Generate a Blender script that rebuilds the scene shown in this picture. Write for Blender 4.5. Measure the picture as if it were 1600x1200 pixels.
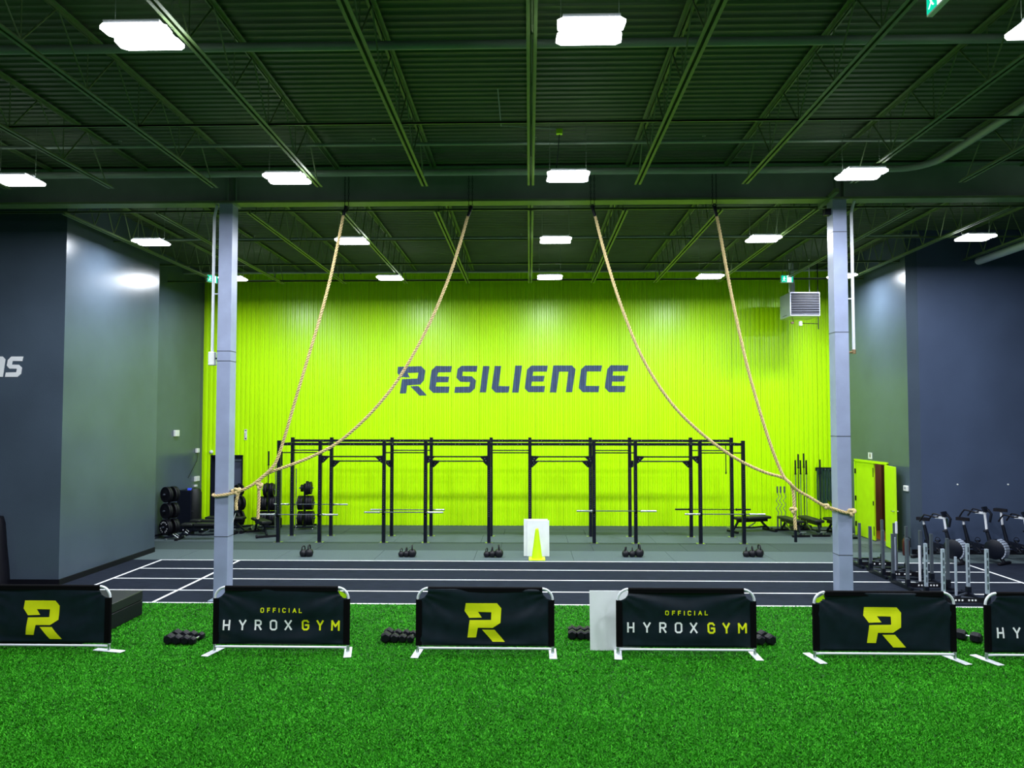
import bpy, bmesh, math, random
import numpy as np
from mathutils import Vector, Matrix, Euler
from mathutils.geometry import tessellate_polygon
random.seed(7)
PI = math.pi
scene = bpy.context.scene
for o in list(bpy.data.objects): bpy.data.objects.remove(o)
COL = scene.collection

# ------------------------------------------------------------------ camera
F_PX = 1160.0; YAW = math.radians(1.334); PITCH = math.radians(2.3); SHIFT_Y = 10.4/1600; CAM_Z = 3.4
cd = bpy.data.cameras.new('camera'); cam = bpy.data.objects.new('camera', cd); COL.objects.link(cam)
cam.location = (0, 0, CAM_Z); cam.rotation_euler = (PI/2 + PITCH, 0, YAW)
cd.sensor_fit = 'HORIZONTAL'; cd.sensor_width = 36; cd.lens = 36*F_PX/1600; cd.shift_y = SHIFT_Y
cd.clip_start = 0.05; cd.clip_end = 200
scene.camera = cam
# ------------------------------------------------------------------ world, exposure
w = bpy.data.worlds.new('world'); scene.world = w; w.use_nodes = True
w.node_tree.nodes['Background'].inputs[0].default_value = (0.02, 0.025, 0.03, 1)
w.node_tree.nodes['Background'].inputs[1].default_value = 0.05
vs = scene.view_settings; vs.view_transform = 'Standard'; vs.look = 'None'; vs.gamma = 1; vs.use_curve_mapping = False
vs.exposure = 0.0
LIGHT_W = 135.0
LIGHT_COL = (0.88, 0.93, 1.0)

R3 = Euler((PI/2 + PITCH, 0, YAW)).to_matrix()
def ray(px, py):
    return R3 @ Vector(((px-800)/F_PX, -((py-600) - SHIFT_Y*1600)/F_PX, -1))
def G(px, py, z=0.0):            # measured picture point -> world point on the level z
    d = ray(px, py); t = (z-CAM_Z)/d.z; return Vector((d.x*t, d.y*t, z))
def D(px, py, Y):                # measured picture point -> world point in the upright plane at depth Y
    d = ray(px, py); t = Y/d.y; return Vector((d.x*t, Y, CAM_Z + d.z*t))

# ------------------------------------------------------------------ materials
def srgb(r, g, b):
    f = lambda c: (c/255/12.92) if c/255 <= .04045 else ((c/255+.055)/1.055)**2.4
    return (f(r), f(g), f(b))
def mat(name, col, rough=.5, metal=0, var=0.0, vscale=4.0, bump=0.0, bscale=60.0, spec=.5, emit=None, estr=0, aniso=None, sheen=0):
    m = bpy.data.materials.new(name); m.use_nodes = True; nt = m.node_tree; N = nt.nodes; L = nt.links
    b = N['Principled BSDF']; b.inputs['Base Color'].default_value = (*col, 1)
    b.inputs['Roughness'].default_value = rough; b.inputs['Metallic'].default_value = metal
    b.inputs['Specular IOR Level'].default_value = spec
    if emit: b.inputs['Emission Color'].default_value = (*emit, 1); b.inputs['Emission Strength'].default_value = estr
    if sheen: b.inputs['Sheen Weight'].default_value = sheen
    if var or bump:
        tc = N.new('ShaderNodeTexCoord')
        mp = N.new('ShaderNodeMapping'); L.new(tc.outputs['Object'], mp.inputs[0])
        if aniso: mp.inputs['Scale'].default_value = aniso
    if var:
        n = N.new('ShaderNodeTexNoise'); n.inputs['Scale'].default_value = vscale; n.inputs['Detail'].default_value = 5
        L.new(mp.outputs[0], n.inputs['Vector'])
        r = N.new('ShaderNodeValToRGB'); r.color_ramp.elements[0].position = .3; r.color_ramp.elements[1].position = .7
        r.color_ramp.elements[0].color = tuple(c*(1-var) for c in col)+(1,)
        r.color_ramp.elements[1].color = tuple(min(1, c*(1+var)) for c in col)+(1,)
        L.new(n.outputs['Fac'], r.inputs[0]); L.new(r.outputs[0], b.inputs['Base Color'])
    if bump:
        n2 = N.new('ShaderNodeTexNoise'); n2.inputs['Scale'].default_value = bscale; n2.inputs['Detail'].default_value = 4
        L.new(mp.outputs[0], n2.inputs['Vector'])
        bp = N.new('ShaderNodeBump'); bp.inputs['Strength'].default_value = bump; bp.inputs['Distance'].default_value = .01
        L.new(n2.outputs['Fac'], bp.inputs['Height']); L.new(bp.outputs[0], b.inputs['Normal'])
    return m
M = {}
M['lime'] = mat('lime_steel_cladding', (.52, .93, .0), .30, var=.05, vscale=1.2, aniso=(1, 1, .35), spec=.4)
M['lime_door'] = mat('lime_door_paint', (.46, .80, .0), .5, var=.04)
M['lime_plastic'] = mat('lime_plastic', (.60, .95, .0), .4, var=.03)
M['letter'] = mat('slate_letter_paint', srgb(56, 76, 108), .6, var=.12, vscale=5)
M['white_letter'] = mat('white_letter_paint', (.92, .92, .96), .5, var=.03)
M['wall'] = mat('charcoal_wall_paint', (.062, .086, .122), .24, var=.14, vscale=.6, bump=.12, bscale=45, spec=.6)
M['wall_soft'] = mat('charcoal_wall_paint_front', (.055, .078, .140), .36, var=.14, vscale=.6, bump=.12, bscale=45, spec=.5)
M['column'] = mat('grey_blue_cladding', (.27, .31, .46), .38, var=.10, vscale=2.5, spec=.5)
M['seam'] = mat('dark_sheet_seam', (.04, .045, .06), .5, var=.1)
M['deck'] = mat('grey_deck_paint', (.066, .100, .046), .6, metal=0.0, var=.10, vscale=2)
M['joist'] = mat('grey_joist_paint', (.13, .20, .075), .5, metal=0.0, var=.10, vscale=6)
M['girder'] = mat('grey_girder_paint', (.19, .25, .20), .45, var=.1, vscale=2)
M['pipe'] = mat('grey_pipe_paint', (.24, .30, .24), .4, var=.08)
M['white_metal'] = mat('white_powder_coat', (.70, .72, .78), .35, var=.03, spec=.5)
M['steel'] = mat('brushed_steel', (.62, .64, .68), .28, metal=1.0, var=.06, vscale=10)
M['black'] = mat('black_powder_coat', (.005, .007, .014), .40, var=.15, vscale=8, spec=.2)
M['black_rubber'] = mat('black_rubber', (.005, .005, .009), .5, var=.2, vscale=20, bump=.1, spec=.22)
M['iron'] = mat('black_cast_iron', (.008, .008, .012), .42, var=.3, vscale=30, bump=.2, bscale=120, spec=.35)
M['vinyl'] = mat('black_vinyl_pad', (.006, .008, .009), .5, var=.15, vscale=6, spec=.4)
M['rope'] = mat('manila_rope', srgb(214, 190, 140), .8, var=.22, vscale=60, bump=.4, bscale=300, spec=.2)
M['rubber'] = mat('speckled_rubber_floor', (.085, .115, .125), .62, var=.3, vscale=45, bump=.15, bscale=90, spec=.12)
M['rubber_dark'] = mat('worn_rubber_floor', (.050, .070, .074), .62, var=.3, vscale=45, bump=.15, bscale=90, spec=.12)
M['track'] = mat('dark_track_rubber', (.013, .017, .029), .85, var=.35, vscale=30, aniso=(.12, 1, 1), bump=.15, bscale=120, spec=.06)
M['line'] = mat('white_line_paint', (.80, .80, .84), .5, var=.05)
M['cloth'] = mat('black_banner_cloth', (.0055, .012, .020), .5, var=.2, vscale=8, bump=.05, bscale=200, spec=.25)
M['cloth_edge'] = mat('black_pole_pocket_cloth', (.0012, .0012, .002), .8, var=.1, spec=.1)
M['print_yellow'] = mat('yellow_green_print', (.80, .85, .0), .6, var=.06)
M['print_white'] = mat('white_print', (.95, .95, .98), .6, var=.04)
M['white_board'] = mat('white_sheet_board', (.80, .83, .85), .5, var=.05, vscale=3)
M['silver'] = mat('galvanised_slotted_steel', (.42, .48, .60), .4, metal=.3, var=.1)
M['post_grey'] = mat('dark_grey_tube', (.075, .09, .12), .4, metal=.2, var=.12)
M['brown'] = mat('brown_wood_panel', (.11, .045, .030), .5, var=.25, vscale=3, aniso=(6, 6, .4))
M['warm_floor'] = mat('warm_wood_floor', (.35, .16, .05), .4, var=.2)
M['door_grey'] = mat('blue_grey_door_paint', (.075, .095, .15), .5, var=.05)
M['white_box'] = mat('white_plastic', (.72, .74, .72), .4, var=.03)
M['red'] = mat('red_enamel', (.05, .002, .003), .4, var=.05)
M['heater'] = mat('heater_sheet_metal', (.40, .42, .52), .3, metal=.35, var=.06)
M['sign_green'] = mat('exit_sign_green', (.0, .45, .28), .4, emit=(.0, .75, .45), estr=.9, var=0)
M['sign_white'] = mat('exit_sign_white', (.8, .9, .85), .4, emit=(.8, 1, .9), estr=1.3)
M['glow'] = mat('light_diffuser', (1, 1, 1), .5, emit=(.93, .96, 1.0), estr=14)
M['bands'] = mat('dark_green_bands', (.01, .05, .03), .6, var=.2)
M['blue_led'] = mat('blue_led', (.02, .04, .3), .4, emit=(.05, .1, 1), estr=.6)
M['turf_base'] = mat('turf_backing', (.006, .07, .001), .9, var=.3, vscale=50)

def turf_material():
    m = bpy.data.materials.new('turf_blades'); m.use_nodes = True; nt = m.node_tree; N = nt.nodes; L = nt.links
    b = N['Principled BSDF']; b.inputs['Roughness'].default_value = .6; b.inputs['Specular IOR Level'].default_value = .08
    at = N.new('ShaderNodeAttribute'); at.attribute_name = 'tone'
    r = N.new('ShaderNodeValToRGB'); e = r.color_ramp.elements
    e[0].position = 0; e[0].color = (.006, .075, .001, 1); e[1].position = 1; e[1].color = (.11, .60, .035, 1)
    k = e.new(.55); k.color = (.020, .235, .003, 1)
    L.new(at.outputs['Fac'], r.inputs[0])
    tc = N.new('ShaderNodeTexCoord'); n = N.new('ShaderNodeTexNoise'); n.inputs['Scale'].default_value = 1.3; n.inputs['Detail'].default_value = 4
    L.new(tc.outputs['Object'], n.inputs['Vector'])
    mr = N.new('ShaderNodeMapRange'); mr.inputs[1].default_value = .3; mr.inputs[2].default_value = .7; mr.inputs[3].default_value = .88; mr.inputs[4].default_value = 1.1
    L.new(n.outputs['Fac'], mr.inputs[0])
    mx = N.new('ShaderNodeVectorMath'); mx.operation = 'SCALE'
    L.new(r.outputs[0], mx.inputs[0]); L.new(mr.outputs[0], mx.inputs['Scale']); L.new(mx.outputs[0], b.inputs['Base Color'])
    return m
M['turf'] = turf_material()

# ------------------------------------------------------------------ mesh helpers
class MB:
    def __init__(s): s.v = []; s.f = []
    def add(s, vs, fs):
        o = len(s.v); s.v += [tuple(v) for v in vs]; s.f += [tuple(i+o for i in f) for f in fs]; return s
    def box(s, a, b, rot=None, piv=None):
        x0, y0, z0 = a; x1, y1, z1 = b
        vs = [Vector(p) for p in ((x0,y0,z0),(x1,y0,z0),(x1,y1,z0),(x0,y1,z0),(x0,y0,z1),(x1,y0,z1),(x1,y1,z1),(x0,y1,z1))]
        if rot is not None:
            R = Euler(rot).to_matrix(); c = Vector(piv) if piv else sum(vs, Vector())/8
            vs = [R @ (v-c) + c for v in vs]
        return s.add(vs, [(0,3,2,1),(4,5,6,7),(0,1,5,4),(1,2,6,5),(2,3,7,6),(3,0,4,7)])
    def bbox(s, a, b, e=.01, rot=None):       # box with chamfered vertical and horizontal edges (24 verts)
        x0, y0, z0 = a; x1, y1, z1 = b
        rings = []
        for z, k in ((z0, e), (z0+e, 0), (z1-e, 0), (z1, e)):
            X0, X1, Y0, Y1 = x0+k, x1-k, y0+k, y1-k; c = e if k == 0 else e*.6
            rings.append([(X0+c,Y0,z),(X1-c,Y0,z),(X1,Y0+c,z),(X1,Y1-c,z),(X1-c,Y1,z),(X0+c,Y1,z),(X0,Y1-c,z),(X0,Y0+c,z)])
        vs = [Vector(p) for r in rings for p in r]
        if rot is not None:
            R = Euler(rot).to_matrix(); c = sum(vs, Vector())/len(vs); vs = [R @ (v-c) + c for v in vs]
        fs = [tuple(range(7, -1, -1)), tuple(range(24, 32))]
        for k in range(3):
            for i in range(8): fs.append((k*8+i, k*8+(i+1) % 8, k*8+8+(i+1) % 8, k*8+8+i))
        return s.add(vs, fs)
    def cyl(s, p, q, r, n=10, r2=None, caps=True):
        p = Vector(p); q = Vector(q); d = (q-p); r2 = r if r2 is None else r2
        if d.length < 1e-6: return s
        d.normalize(); u = d.orthogonal().normalized(); w_ = d.cross(u)
        vs = [c + (u*math.cos(2*PI*i/n) + w_*math.sin(2*PI*i/n))*rr for c, rr in ((p, r), (q, r2)) for i in range(n)]
        fs = [(i, (i+1) % n, n+(i+1) % n, n+i) for i in range(n)]
        if caps: fs += [tuple(range(n-1, -1, -1)), tuple(range(n, 2*n))]
        return s.add(vs, fs)
    def tube(s, pts, r, n=8, closed=False, caps=True, rr=None):
        P = [Vector(p) for p in pts]; m = len(P); vs = []; up = None
        for i, p in enumerate(P):
            a = P[(i-1) % m] if (closed or i > 0) else P[0]; b = P[(i+1) % m] if (closed or i < m-1) else P[-1]
            t = (b-a).normalized()
            if up is None: up = t.orthogonal().normalized()
            up = (up - t*up.dot(t)); up = up.normalized() if up.length > 1e-6 else t.orthogonal().normalized()
            w_ = t.cross(up); R = rr[i] if rr else r
            vs += [p + (up*math.cos(2*PI*k/n) + w_*math.sin(2*PI*k/n))*R for k in range(n)]
        fs = []
        for i in range(m if closed else m-1):
            j = (i+1) % m
            fs += [(i*n+k, i*n+(k+1) % n, j*n+(k+1) % n, j*n+k) for k in range(n)]
        if caps and not closed: fs += [tuple(range(n-1, -1, -1)), tuple(range((m-1)*n, m*n))]
        return s.add(vs, fs)
    def lathe(s, prof, n=16, c=(0,0,0), ax='Z'):
        vs = []
        for r, h in prof:
            for i in range(n):
                a = 2*PI*i/n; x, y, z = r*math.cos(a), r*math.sin(a), h
                if ax == 'X': x, y, z = h, r*math.cos(a), r*math.sin(a)
                if ax == 'Y': x, y, z = r*math.sin(a), h, r*math.cos(a)
                vs.append((x+c[0], y+c[1], z+c[2]))
        m = len(prof); fs = [(i*n+k, i*n+(k+1) % n, (i+1)*n+(k+1) % n, (i+1)*n+k) for i in range(m-1) for k in range(n)]
        if prof[0][0] > 1e-6: fs.append(tuple(range(n-1, -1, -1)))
        if prof[-1][0] > 1e-6: fs.append(tuple(range((m-1)*n, m*n)))
        return s.add(vs, fs)
    def prism(s, poly, d0, d1, plane='XZ'):   # polygon in a plane, thickened along the third axis
        def P(a, b, d): return (a, d, b) if plane == 'XZ' else ((d, a, b) if plane == 'YZ' else (a, b, d))
        n = len(poly); vs = [P(a, b, d0) for a, b in poly] + [P(a, b, d1) for a, b in poly]
        return s.add(vs, [tuple(range(n-1, -1, -1)), tuple(range(n, 2*n))] + [(i, (i+1) % n, n+(i+1) % n, n+i) for i in range(n)])
    def mesh(s, name, m, smooth=True, ang=.7):
        me = bpy.data.meshes.new(name); me.from_pydata(s.v, [], s.f); me.update()
        bm = bmesh.new(); bm.from_mesh(me); bmesh.ops.recalc_face_normals(bm, faces=bm.faces); bm.to_mesh(me); bm.free()
        me.materials.append(m)
        if smooth:
            me.polygons.foreach_set('use_smooth', [True]*len(me.polygons)); me.set_sharp_from_angle(angle=ang)
        return me
    def build(s, name, m, parent=None, loc=(0,0,0), rot=(0,0,0), smooth=True):
        return link(s.mesh(name, m, smooth), name, parent, loc, rot)
def link(me, name, parent=None, loc=(0,0,0), rot=(0,0,0)):
    o = bpy.data.objects.new(name, me); COL.objects.link(o); o.location = loc; o.rotation_euler = rot
    if parent: o.parent = parent
    return o
def tag(o, label=None, cat=None, group=None, kind=None):
    if label: o['label'] = label
    if cat: o['category'] = cat
    if group: o['group'] = group
    if kind: o['kind'] = kind
    return o
def thing(name, label, cat, loc=(0,0,0), rz=0, group=None):
    o = bpy.data.objects.new(name, None); COL.objects.link(o); o.location = loc; o.rotation_euler = (0, 0, rz)
    o.empty_display_size = .1
    return tag(o, label, cat, group)
def struct(o, label=None):
    o['kind'] = 'structure'
    if label: o['label'] = label
    return o
def kids(o): return [c for c in bpy.data.objects if c.parent == o]
def dup(o, loc, rz=None, label=None, group=None):
    def cp(a, par):
        c = a.copy(); COL.objects.link(c)
        if par: c.parent = par
        for ch in CH.get(a.name, []): cp(ch, c)
        return c
    CH = {}
    for x in bpy.data.objects:
        if x.parent: CH.setdefault(x.parent.name, []).append(x)
    c = cp(o, None); c.location = loc
    if rz is not None: c.rotation_euler = (0, 0, rz)
    if label: c['label'] = label
    if group: c['group'] = group
    return c
def ordn(i): return ['first', 'second', 'third', 'fourth', 'fifth', 'sixth', 'seventh', 'eighth', 'ninth', 'tenth'][i]

# cut a flat polygon (in XZ) into strips and push its vertices onto a surface y = fn(x, z)
def draped(polys, fn, xs, zs, name, m, parent, thick=.004):
    bm = bmesh.new()
    for poly in polys:
        vv = [bm.verts.new((x, 0, z)) for x, z in poly]
        for tri in tessellate_polygon([[Vector((x, z, 0)) for x, z in poly]]):
            bm.faces.new([vv[i] for i in tri])
    for x in xs:
        bmesh.ops.bisect_plane(bm, geom=bm.verts[:]+bm.edges[:]+bm.faces[:], plane_co=(x, 0, 0), plane_no=(1, 0, 0))
    for z in zs:
        bmesh.ops.bisect_plane(bm, geom=bm.verts[:]+bm.edges[:]+bm.faces[:], plane_co=(0, 0, z), plane_no=(0, 0, 1))
    bmesh.ops.recalc_face_normals(bm, faces=bm.faces[:])
    for v in bm.verts: v.co.y = fn(v.co.x, v.co.z)
    r = bmesh.ops.solidify(bm, geom=bm.faces[:], thickness=thick)
    bmesh.ops.recalc_face_normals(bm, faces=bm.faces[:])
    me = bpy.data.meshes.new(name); bm.to_mesh(me); bm.free(); me.materials.append(m)
    return link(me, name, parent)

# ------------------------------------------------------------------ the room
Y_TURF = 13.83; Y_TRACK = 18.10; Y_BACK = 24.2; XL = -10.75; XR = 9.72; Z_DECK = 8.30
# floor sections
fl = struct(MB().box((-16.5, Y_TRACK, -.30), (16.5, 25.6, -.03)).build('floor', M['rubber_dark']))
rows = [Y_TRACK+.0, 19.55, 20.85, 22.25, 23.4, 24.62]
for j in range(5):
    x = -16.0 + (j % 2)*.6
    while x < 16:
        me = MB().box((x+.004, rows[j]+.004, -.03), (x+2.436, rows[j+1]-.004, 0 if (j+int(x)) % 2 else -.001))
        o = me.build('rubber_mat', M['rubber'] if j in (0, 2) else M['rubber_dark'], fl, smooth=False)
        x += 2.44
tr = struct(MB().box((-16.5, Y_TURF, -.30), (16.5, Y_TRACK, 0)).build('running_track', M['track']))
tr['label'] = 'dark rubber track with white lane lines'
def line(a, b, wd=.06):
    MB().box((a[0], a[1]-wd/2, 0), (b[0], a[1]+wd/2, .003)).build('lane_line', M['line'], tr, smooth=False)
line((-16, Y_TURF+.03), (16, 0), .07)
for Y in (14.88, 15.96, 17.03, 18.07): line((-8.98 if Y > 14.5 else -16, Y), (10.36, 0), .055)
for X in (-8.98, -7.05, 8.52, 10.33):
    MB().box((X-.03, Y_TURF, 0), (X+.03, 18.09, .0035)).build('cross_line', M['line'], tr, smooth=False)
tb = struct(MB().box((-16.5, -5, -.30), (16.5, Y_TURF, 0)).build('floor', M['turf_base']))
tb.name = 'turf'; tb['label'] = 'bright green artificial turf'

def turf():
    rng = np.random.default_rng(3); n = 1050000
    u = rng.random(n); Y = 6.3*(13.82/6.3)**u                       # denser towards the near edge
    half = np.minimum(11.5, .80*Y + 1.2); X = (rng.random(n)*2-1)*half
    # clumps lean together
    gx = np.sin(X*37.1+np.sin(Y*23.7)*2.1)*np.cos(Y*41.3+np.sin(X*19.3)*1.7)
    a = rng.random(n)*2*PI; h = .014+.014*rng.random(n)+.003*gx; wd = .005+.004*rng.random(n)
    lean = .018+.016*rng.random(n); la = 6.28*rng.random(n)
    co = np.zeros((n, 3, 3), np.float32)
    co[:, 0, 0] = X-np.cos(a)*wd; co[:, 0, 1] = Y-np.sin(a)*wd
    co[:, 1, 0] = X+np.cos(a)*wd; co[:, 1, 1] = Y+np.sin(a)*wd
    co[:, 2, 0] = X+np.cos(la)*lean; co[:, 2, 1] = np.minimum(Y+np.sin(la)*lean, 13.83); co[:, 2, 2] = h
    me = bpy.data.meshes.new('grass_blades')
    me.vertices.add(3*n); me.vertices.foreach_set('co', co.ravel())
    me.loops.add(3*n); me.loops.foreach_set('vertex_index', np.arange(3*n, dtype=np.int32))
    me.polygons.add(n); me.polygons.foreach_set('loop_start', np.arange(0, 3*n, 3, dtype=np.int32))
    me.update(calc_edges=True)
    tone = np.clip(.50+.13*gx+.22*rng.standard_normal(n), 0, 1)
    tone = np.repeat(tone, 3).astype(np.float32)
    at = me.attributes.new('tone', 'FLOAT', 'POINT'); at.data.foreach_set('value', tone)
    me.materials.append(M['turf'])
    tag(link(me, 'grass_blades', tb), kind='stuff')
turf()

# corrugated lime back wall
PER = .152
def prof(x):                                   # depth of the corrugated sheet at x (towards the camera is smaller y)
    t = ((x-XL)/PER) % 1.0
    d = .026
    if t < .30: return 0
    if t < .42: return -d*(t-.30)/.12
    if t < .88: return -d
    return -d*(1-(t-.88)/.12)
wb = struct(MB().box((XL, Y_BACK+.02, 2.35), (XR, Y_BACK+.5, Z_DECK+.1)).box((-9.3, Y_BACK+.02, -.05), (XR, Y_BACK+.5, 2.35)).box((XL, Y_BACK+.02, -.05), (-10.43, Y_BACK+.5, 2.35)).build('wall_back', M['seam'], smooth=False))
DX0 = XL + PER*2; DX1 = XL + PER*9
nper = int(math.ceil((XR-XL)/PER)); k = 0
while k < nper:
    m = MB(); n_ = min(6, nper-k)
    for j in range(n_):
        x0 = XL+(k+j)*PER; ts = [0, .30, .42, .88, 1.0]; ds = [0, 0, -.026, -.026, 0]
        z0 = 2.27 if (DX0-.001 <= x0 < DX1-.001) else 0.0
        for i in range(4):
            a, b = x0+ts[i]*PER, x0+ts[i+1]*PER
            if a >= XR: break
            if i == 0 and j == 0: a += .004
            m.add([(a, Y_BACK+ds[i], z0), (b, Y_BACK+ds[i+1], z0), (b, Y_BACK+ds[i+1], Z_DECK), (a, Y_BACK+ds[i], Z_DECK)], [(0, 1, 2, 3)])
            m.add([(a, Y_BACK+.02, z0), (b, Y_BACK+.02, z0), (b, Y_BACK+ds[i+1], z0), (a, Y_BACK+ds[i], z0)], [(0, 1, 2, 3)])
    m.build('cladding_panel', M['lime'], wb, smooth=False); k += 6
# dark top stripe is only unlit cladding; side walls
BL = -9.72
wl = struct(MB().box((-16.4, 15.25, 0), (BL, 19.17, Z_DECK+.1)).build('wall_left', M['wall'], smooth=False))
wl2 = struct(MB().box((-16.4, 19.17, 0), (XL, Y_BACK+1, Z_DECK+.1)).build('wall_left', M['wall'], smooth=False))
wl3 = struct(MB().box((-16.7, -5, 0), (-16.4, 16, Z_DECK+.1)).build('wall_left', M['wall_soft'], smooth=False))
YR = 19.29; DZ = 2.22
d0, d1 = 20.45, 22.42                      # double door opening in the right side wall
wr = struct(MB().box((XR, YR, 0), (XR+.3, d0, Z_DECK+.1)).box((XR, d1, 0), (XR+.3, Y_BACK+.6, Z_DECK+.1)).box((XR, d0, DZ), (XR+.3, d1, Z_DECK+.1)).build('wall_right', M['wall'], smooth=False))
wf = struct(MB().box((XR+.3, YR, 0), (16.4, YR+.3, Z_DECK+.1)).build('wall_right', M['wall_soft'], smooth=False))
struct(MB().box((16.4, -5, 0), (16.7, 20, Z_DECK+.1)).build('wall_right', M['wall_soft'], smooth=False))
struct(MB().box((-16.7, -5.3, 0), (16.7, -5, Z_DECK+.1)).build('wall_front', M['wall_soft'], smooth=False))
# baseboards
struct(MB().box((BL, 15.24, 0), (BL+.02, 19.17, .12)).build('baseboard_left', M['black_rubber'], smooth=False))
struct(MB().box((-16.4, 15.23, 0), (BL+.02, 15.25, .12)).build('baseboard_left', M['black_rubber'], smooth=False))
struct(MB().box((XR+.02, YR-.02, 0), (16.4, YR, .12)).build('baseboard_right', M['black_rubber'], smooth=False))
# ceiling deck: ribbed sheets
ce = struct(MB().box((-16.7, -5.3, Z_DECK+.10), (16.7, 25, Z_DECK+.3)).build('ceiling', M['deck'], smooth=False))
y = -5.0
while y < Y_BACK+.3:
    m = MB()
    for j in range(6):
        a = y+j*.1524
        pts = [(a, 0), (a+.035, 0), (a+.055, .022), (a+.132, .022), (a+.1524, 0)]
        for i in range(4):
            (ya, za), (yb, zb) = pts[i], pts[i+1]
            m.add([(-16.4, ya, Z_DECK+za), (16.4, ya, Z_DECK+za), (16.4, yb, Z_DECK+zb), (-16.4, yb, Z_DECK+zb)], [(0, 1, 2, 3)])
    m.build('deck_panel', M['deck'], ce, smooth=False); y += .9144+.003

# ------------------------------------------------------------------ girder, columns, joists
gy = 14.14
g = thing('steel_girder', 'deep painted steel girder carried on the two grey columns, ropes hanging from it', 'girder', (0, gy, 7.58))
MB().box((-16.4, -.15, 0), (16.4, .15, .04)).build('bottom_flange', M['joist'], g, smooth=False)
MB().box((-16.4, -.012, .04), (16.4, .012, .66)).build('girder_web', M['girder'], g, smooth=False)
MB().box((-16.4, -.15, .66), (16.4, .15, .69)).build('top_flange', M['girder'], g, smooth=False)
for x in (-5.80, -5.64, 5.80, 5.95):
    MB().box((x-.008, -.14, .04), (x+.008, .14, .66)).build('stiffener_plate', M['girder'], g, smooth=False)
def column(cx, label, seams):
    c = thing('steel_column', label, 'column', (cx, gy, 0))
    MB().bbox((-.13, -.14, 0), (.13, .14, 7.58), .006).build('column_casing', M['column'], c)
    for z in seams:
        MB().box((-.133, -.143, z), (.133, .143, z+.012)).build('casing_seam', M['seam'], c, smooth=False)
    MB().box((-.17, -.18, 7.565), (.17, .18, 7.58)).build('cap_plate', M['girder'], c, smooth=False)
    MB().box((-.20, -.21, 0), (.20, .21, .02)).build('base_plate', M['column'], c, smooth=False)
    return c
LCX = D(353, 600, gy).x+.005; RCX = D(1312, 600, gy).x
column(LCX, 'left grey-blue cased steel column with a rope tied around it', [4.53, 4.72, 1.2])
column(RCX, 'right grey-blue cased steel column with a thick rope knot at its side', [6.95, 5.05, 3.1, .9])
# vertical conduits beside the columns
c = thing('conduit_pipe', 'thin white vertical pipe left of the left column ending in a white box', 'pipe', (LCX-.29, gy+.02, 0))
MB().tube([(0, 0, 4.7), (0, 0, 7.35), (.02, 0, 7.45), (.06, -.02, 7.58)], .028, 10).build('pipe', M['white_metal'], c)
MB().bbox((-.06, -.05, 4.46), (.07, .05, 4.72), .01).build('junction_box', M['white_box'], c)
MB().box((0, -.01, 4.58), (.165, .01, 4.61)).build('bracket', M['black'], c)
MB().box((0, -.01, 5.84), (.165, .01, 5.86)).build('bracket', M['white_metal'], c)
c = thing('conduit_pipe', 'thin white vertical pipe right of the right column ending in a brass tee', 'pipe', (RCX+.285, gy+.02, 0))
MB().tube([(0, 0, 4.72), (0, 0, 7.35), (.02, 0, 7.45), (.05, -.02, 7.58)], .028, 10).build('pipe', M['white_metal'], c)
MB().cyl((0, 0, 4.66), (0, 0, 4.74), .036, 10).cyl((0, 0, 4.70), (-.13, 0, 4.68), .018, 8).build('brass_tee', mat('brass', (.30, .20, .10), .4, metal=.5, var=.1), c)
MB().box((-.158, -.01, 5.70), (0, .01, 5.72)).build('bracket', M['white_metal'], c)

H_T, H_B = 4.86, 4.11                       # chord heights above the camera
def web_mesh(dx, h, r=.011):
    return MB().cyl((0, 0, 0), (0, dx, h), r, 6, caps=False).mesh('web_rod', M['joist'])
WZ0 = CAM_Z+H_B+.04; WH = H_T-H_B-.06
webA = web_mesh(.60, WH); webB = web_mesh(-.60, WH); webV = web_mesh(0, WH, .007)
fA = web_mesh(.36, WH); fB = web_mesh(-.36, WH)
def joist(x, y0, y1, b0, b1, step, A, B, V, label, group):
    j = thing('steel_joist', label, 'joist', (x, y0, 0), 0, group)
    for nm, z, e0, e1 in (('top_chord', CAM_Z+H_T-.045, 0, y1-y0), ('bottom_chord', CAM_Z+H_B, b0-y0, b1-y0)):
        m = MB()
        for s in (-1, 1):
            if nm == 'bottom_chord':
                m.box((s*.012, e0, z), (s*.058, e1, z+.007)).box((s*.012, e0, z), (s*.018, e1, z+.05))
            else:
                m.box((s*.012, e0, z+.040), (s*.062, e1, z+.047)).box((s*.012, e0, z), (s*.018, e1, z+.047))
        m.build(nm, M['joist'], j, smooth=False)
    y = b0+.3
    while y+step < b1+.2:
        link(A, 'web_rod', j, (0, y-y0, WZ0)); link(B, 'web_rod', j, (0, y-y0+step, WZ0))
        if V: link(V, 'web_rod', j, (0, y-y0, WZ0))
        y += step
    return j
for k in range(-7, 8):
    x = .03+1.86*k
    side = 'on the centre line' if k == 0 else f"{ordn(abs(k)-1)} {'left' if k < 0 else 'right'} of centre"
    joist(x, -.3, gy-.0, .2, 12.85, 1.22, webA, webB, webV, f'open web steel joist, near ceiling bay, {side}', 'near bay ceiling joists')
    if -6 < k < 6:
        joist(x, gy, Y_BACK, 14.45, 22.1, .73, fA, fB, None, f'open web steel joist, bay beyond the girder, {side}', 'far bay ceiling joists')
    elif k == 6:
        joist(x, gy, YR, 14.45, YR-.05, .73, fA, fB, None, 'short open web joist of the far bay running into the right grey wall', 'far bay ceiling joists')
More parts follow.
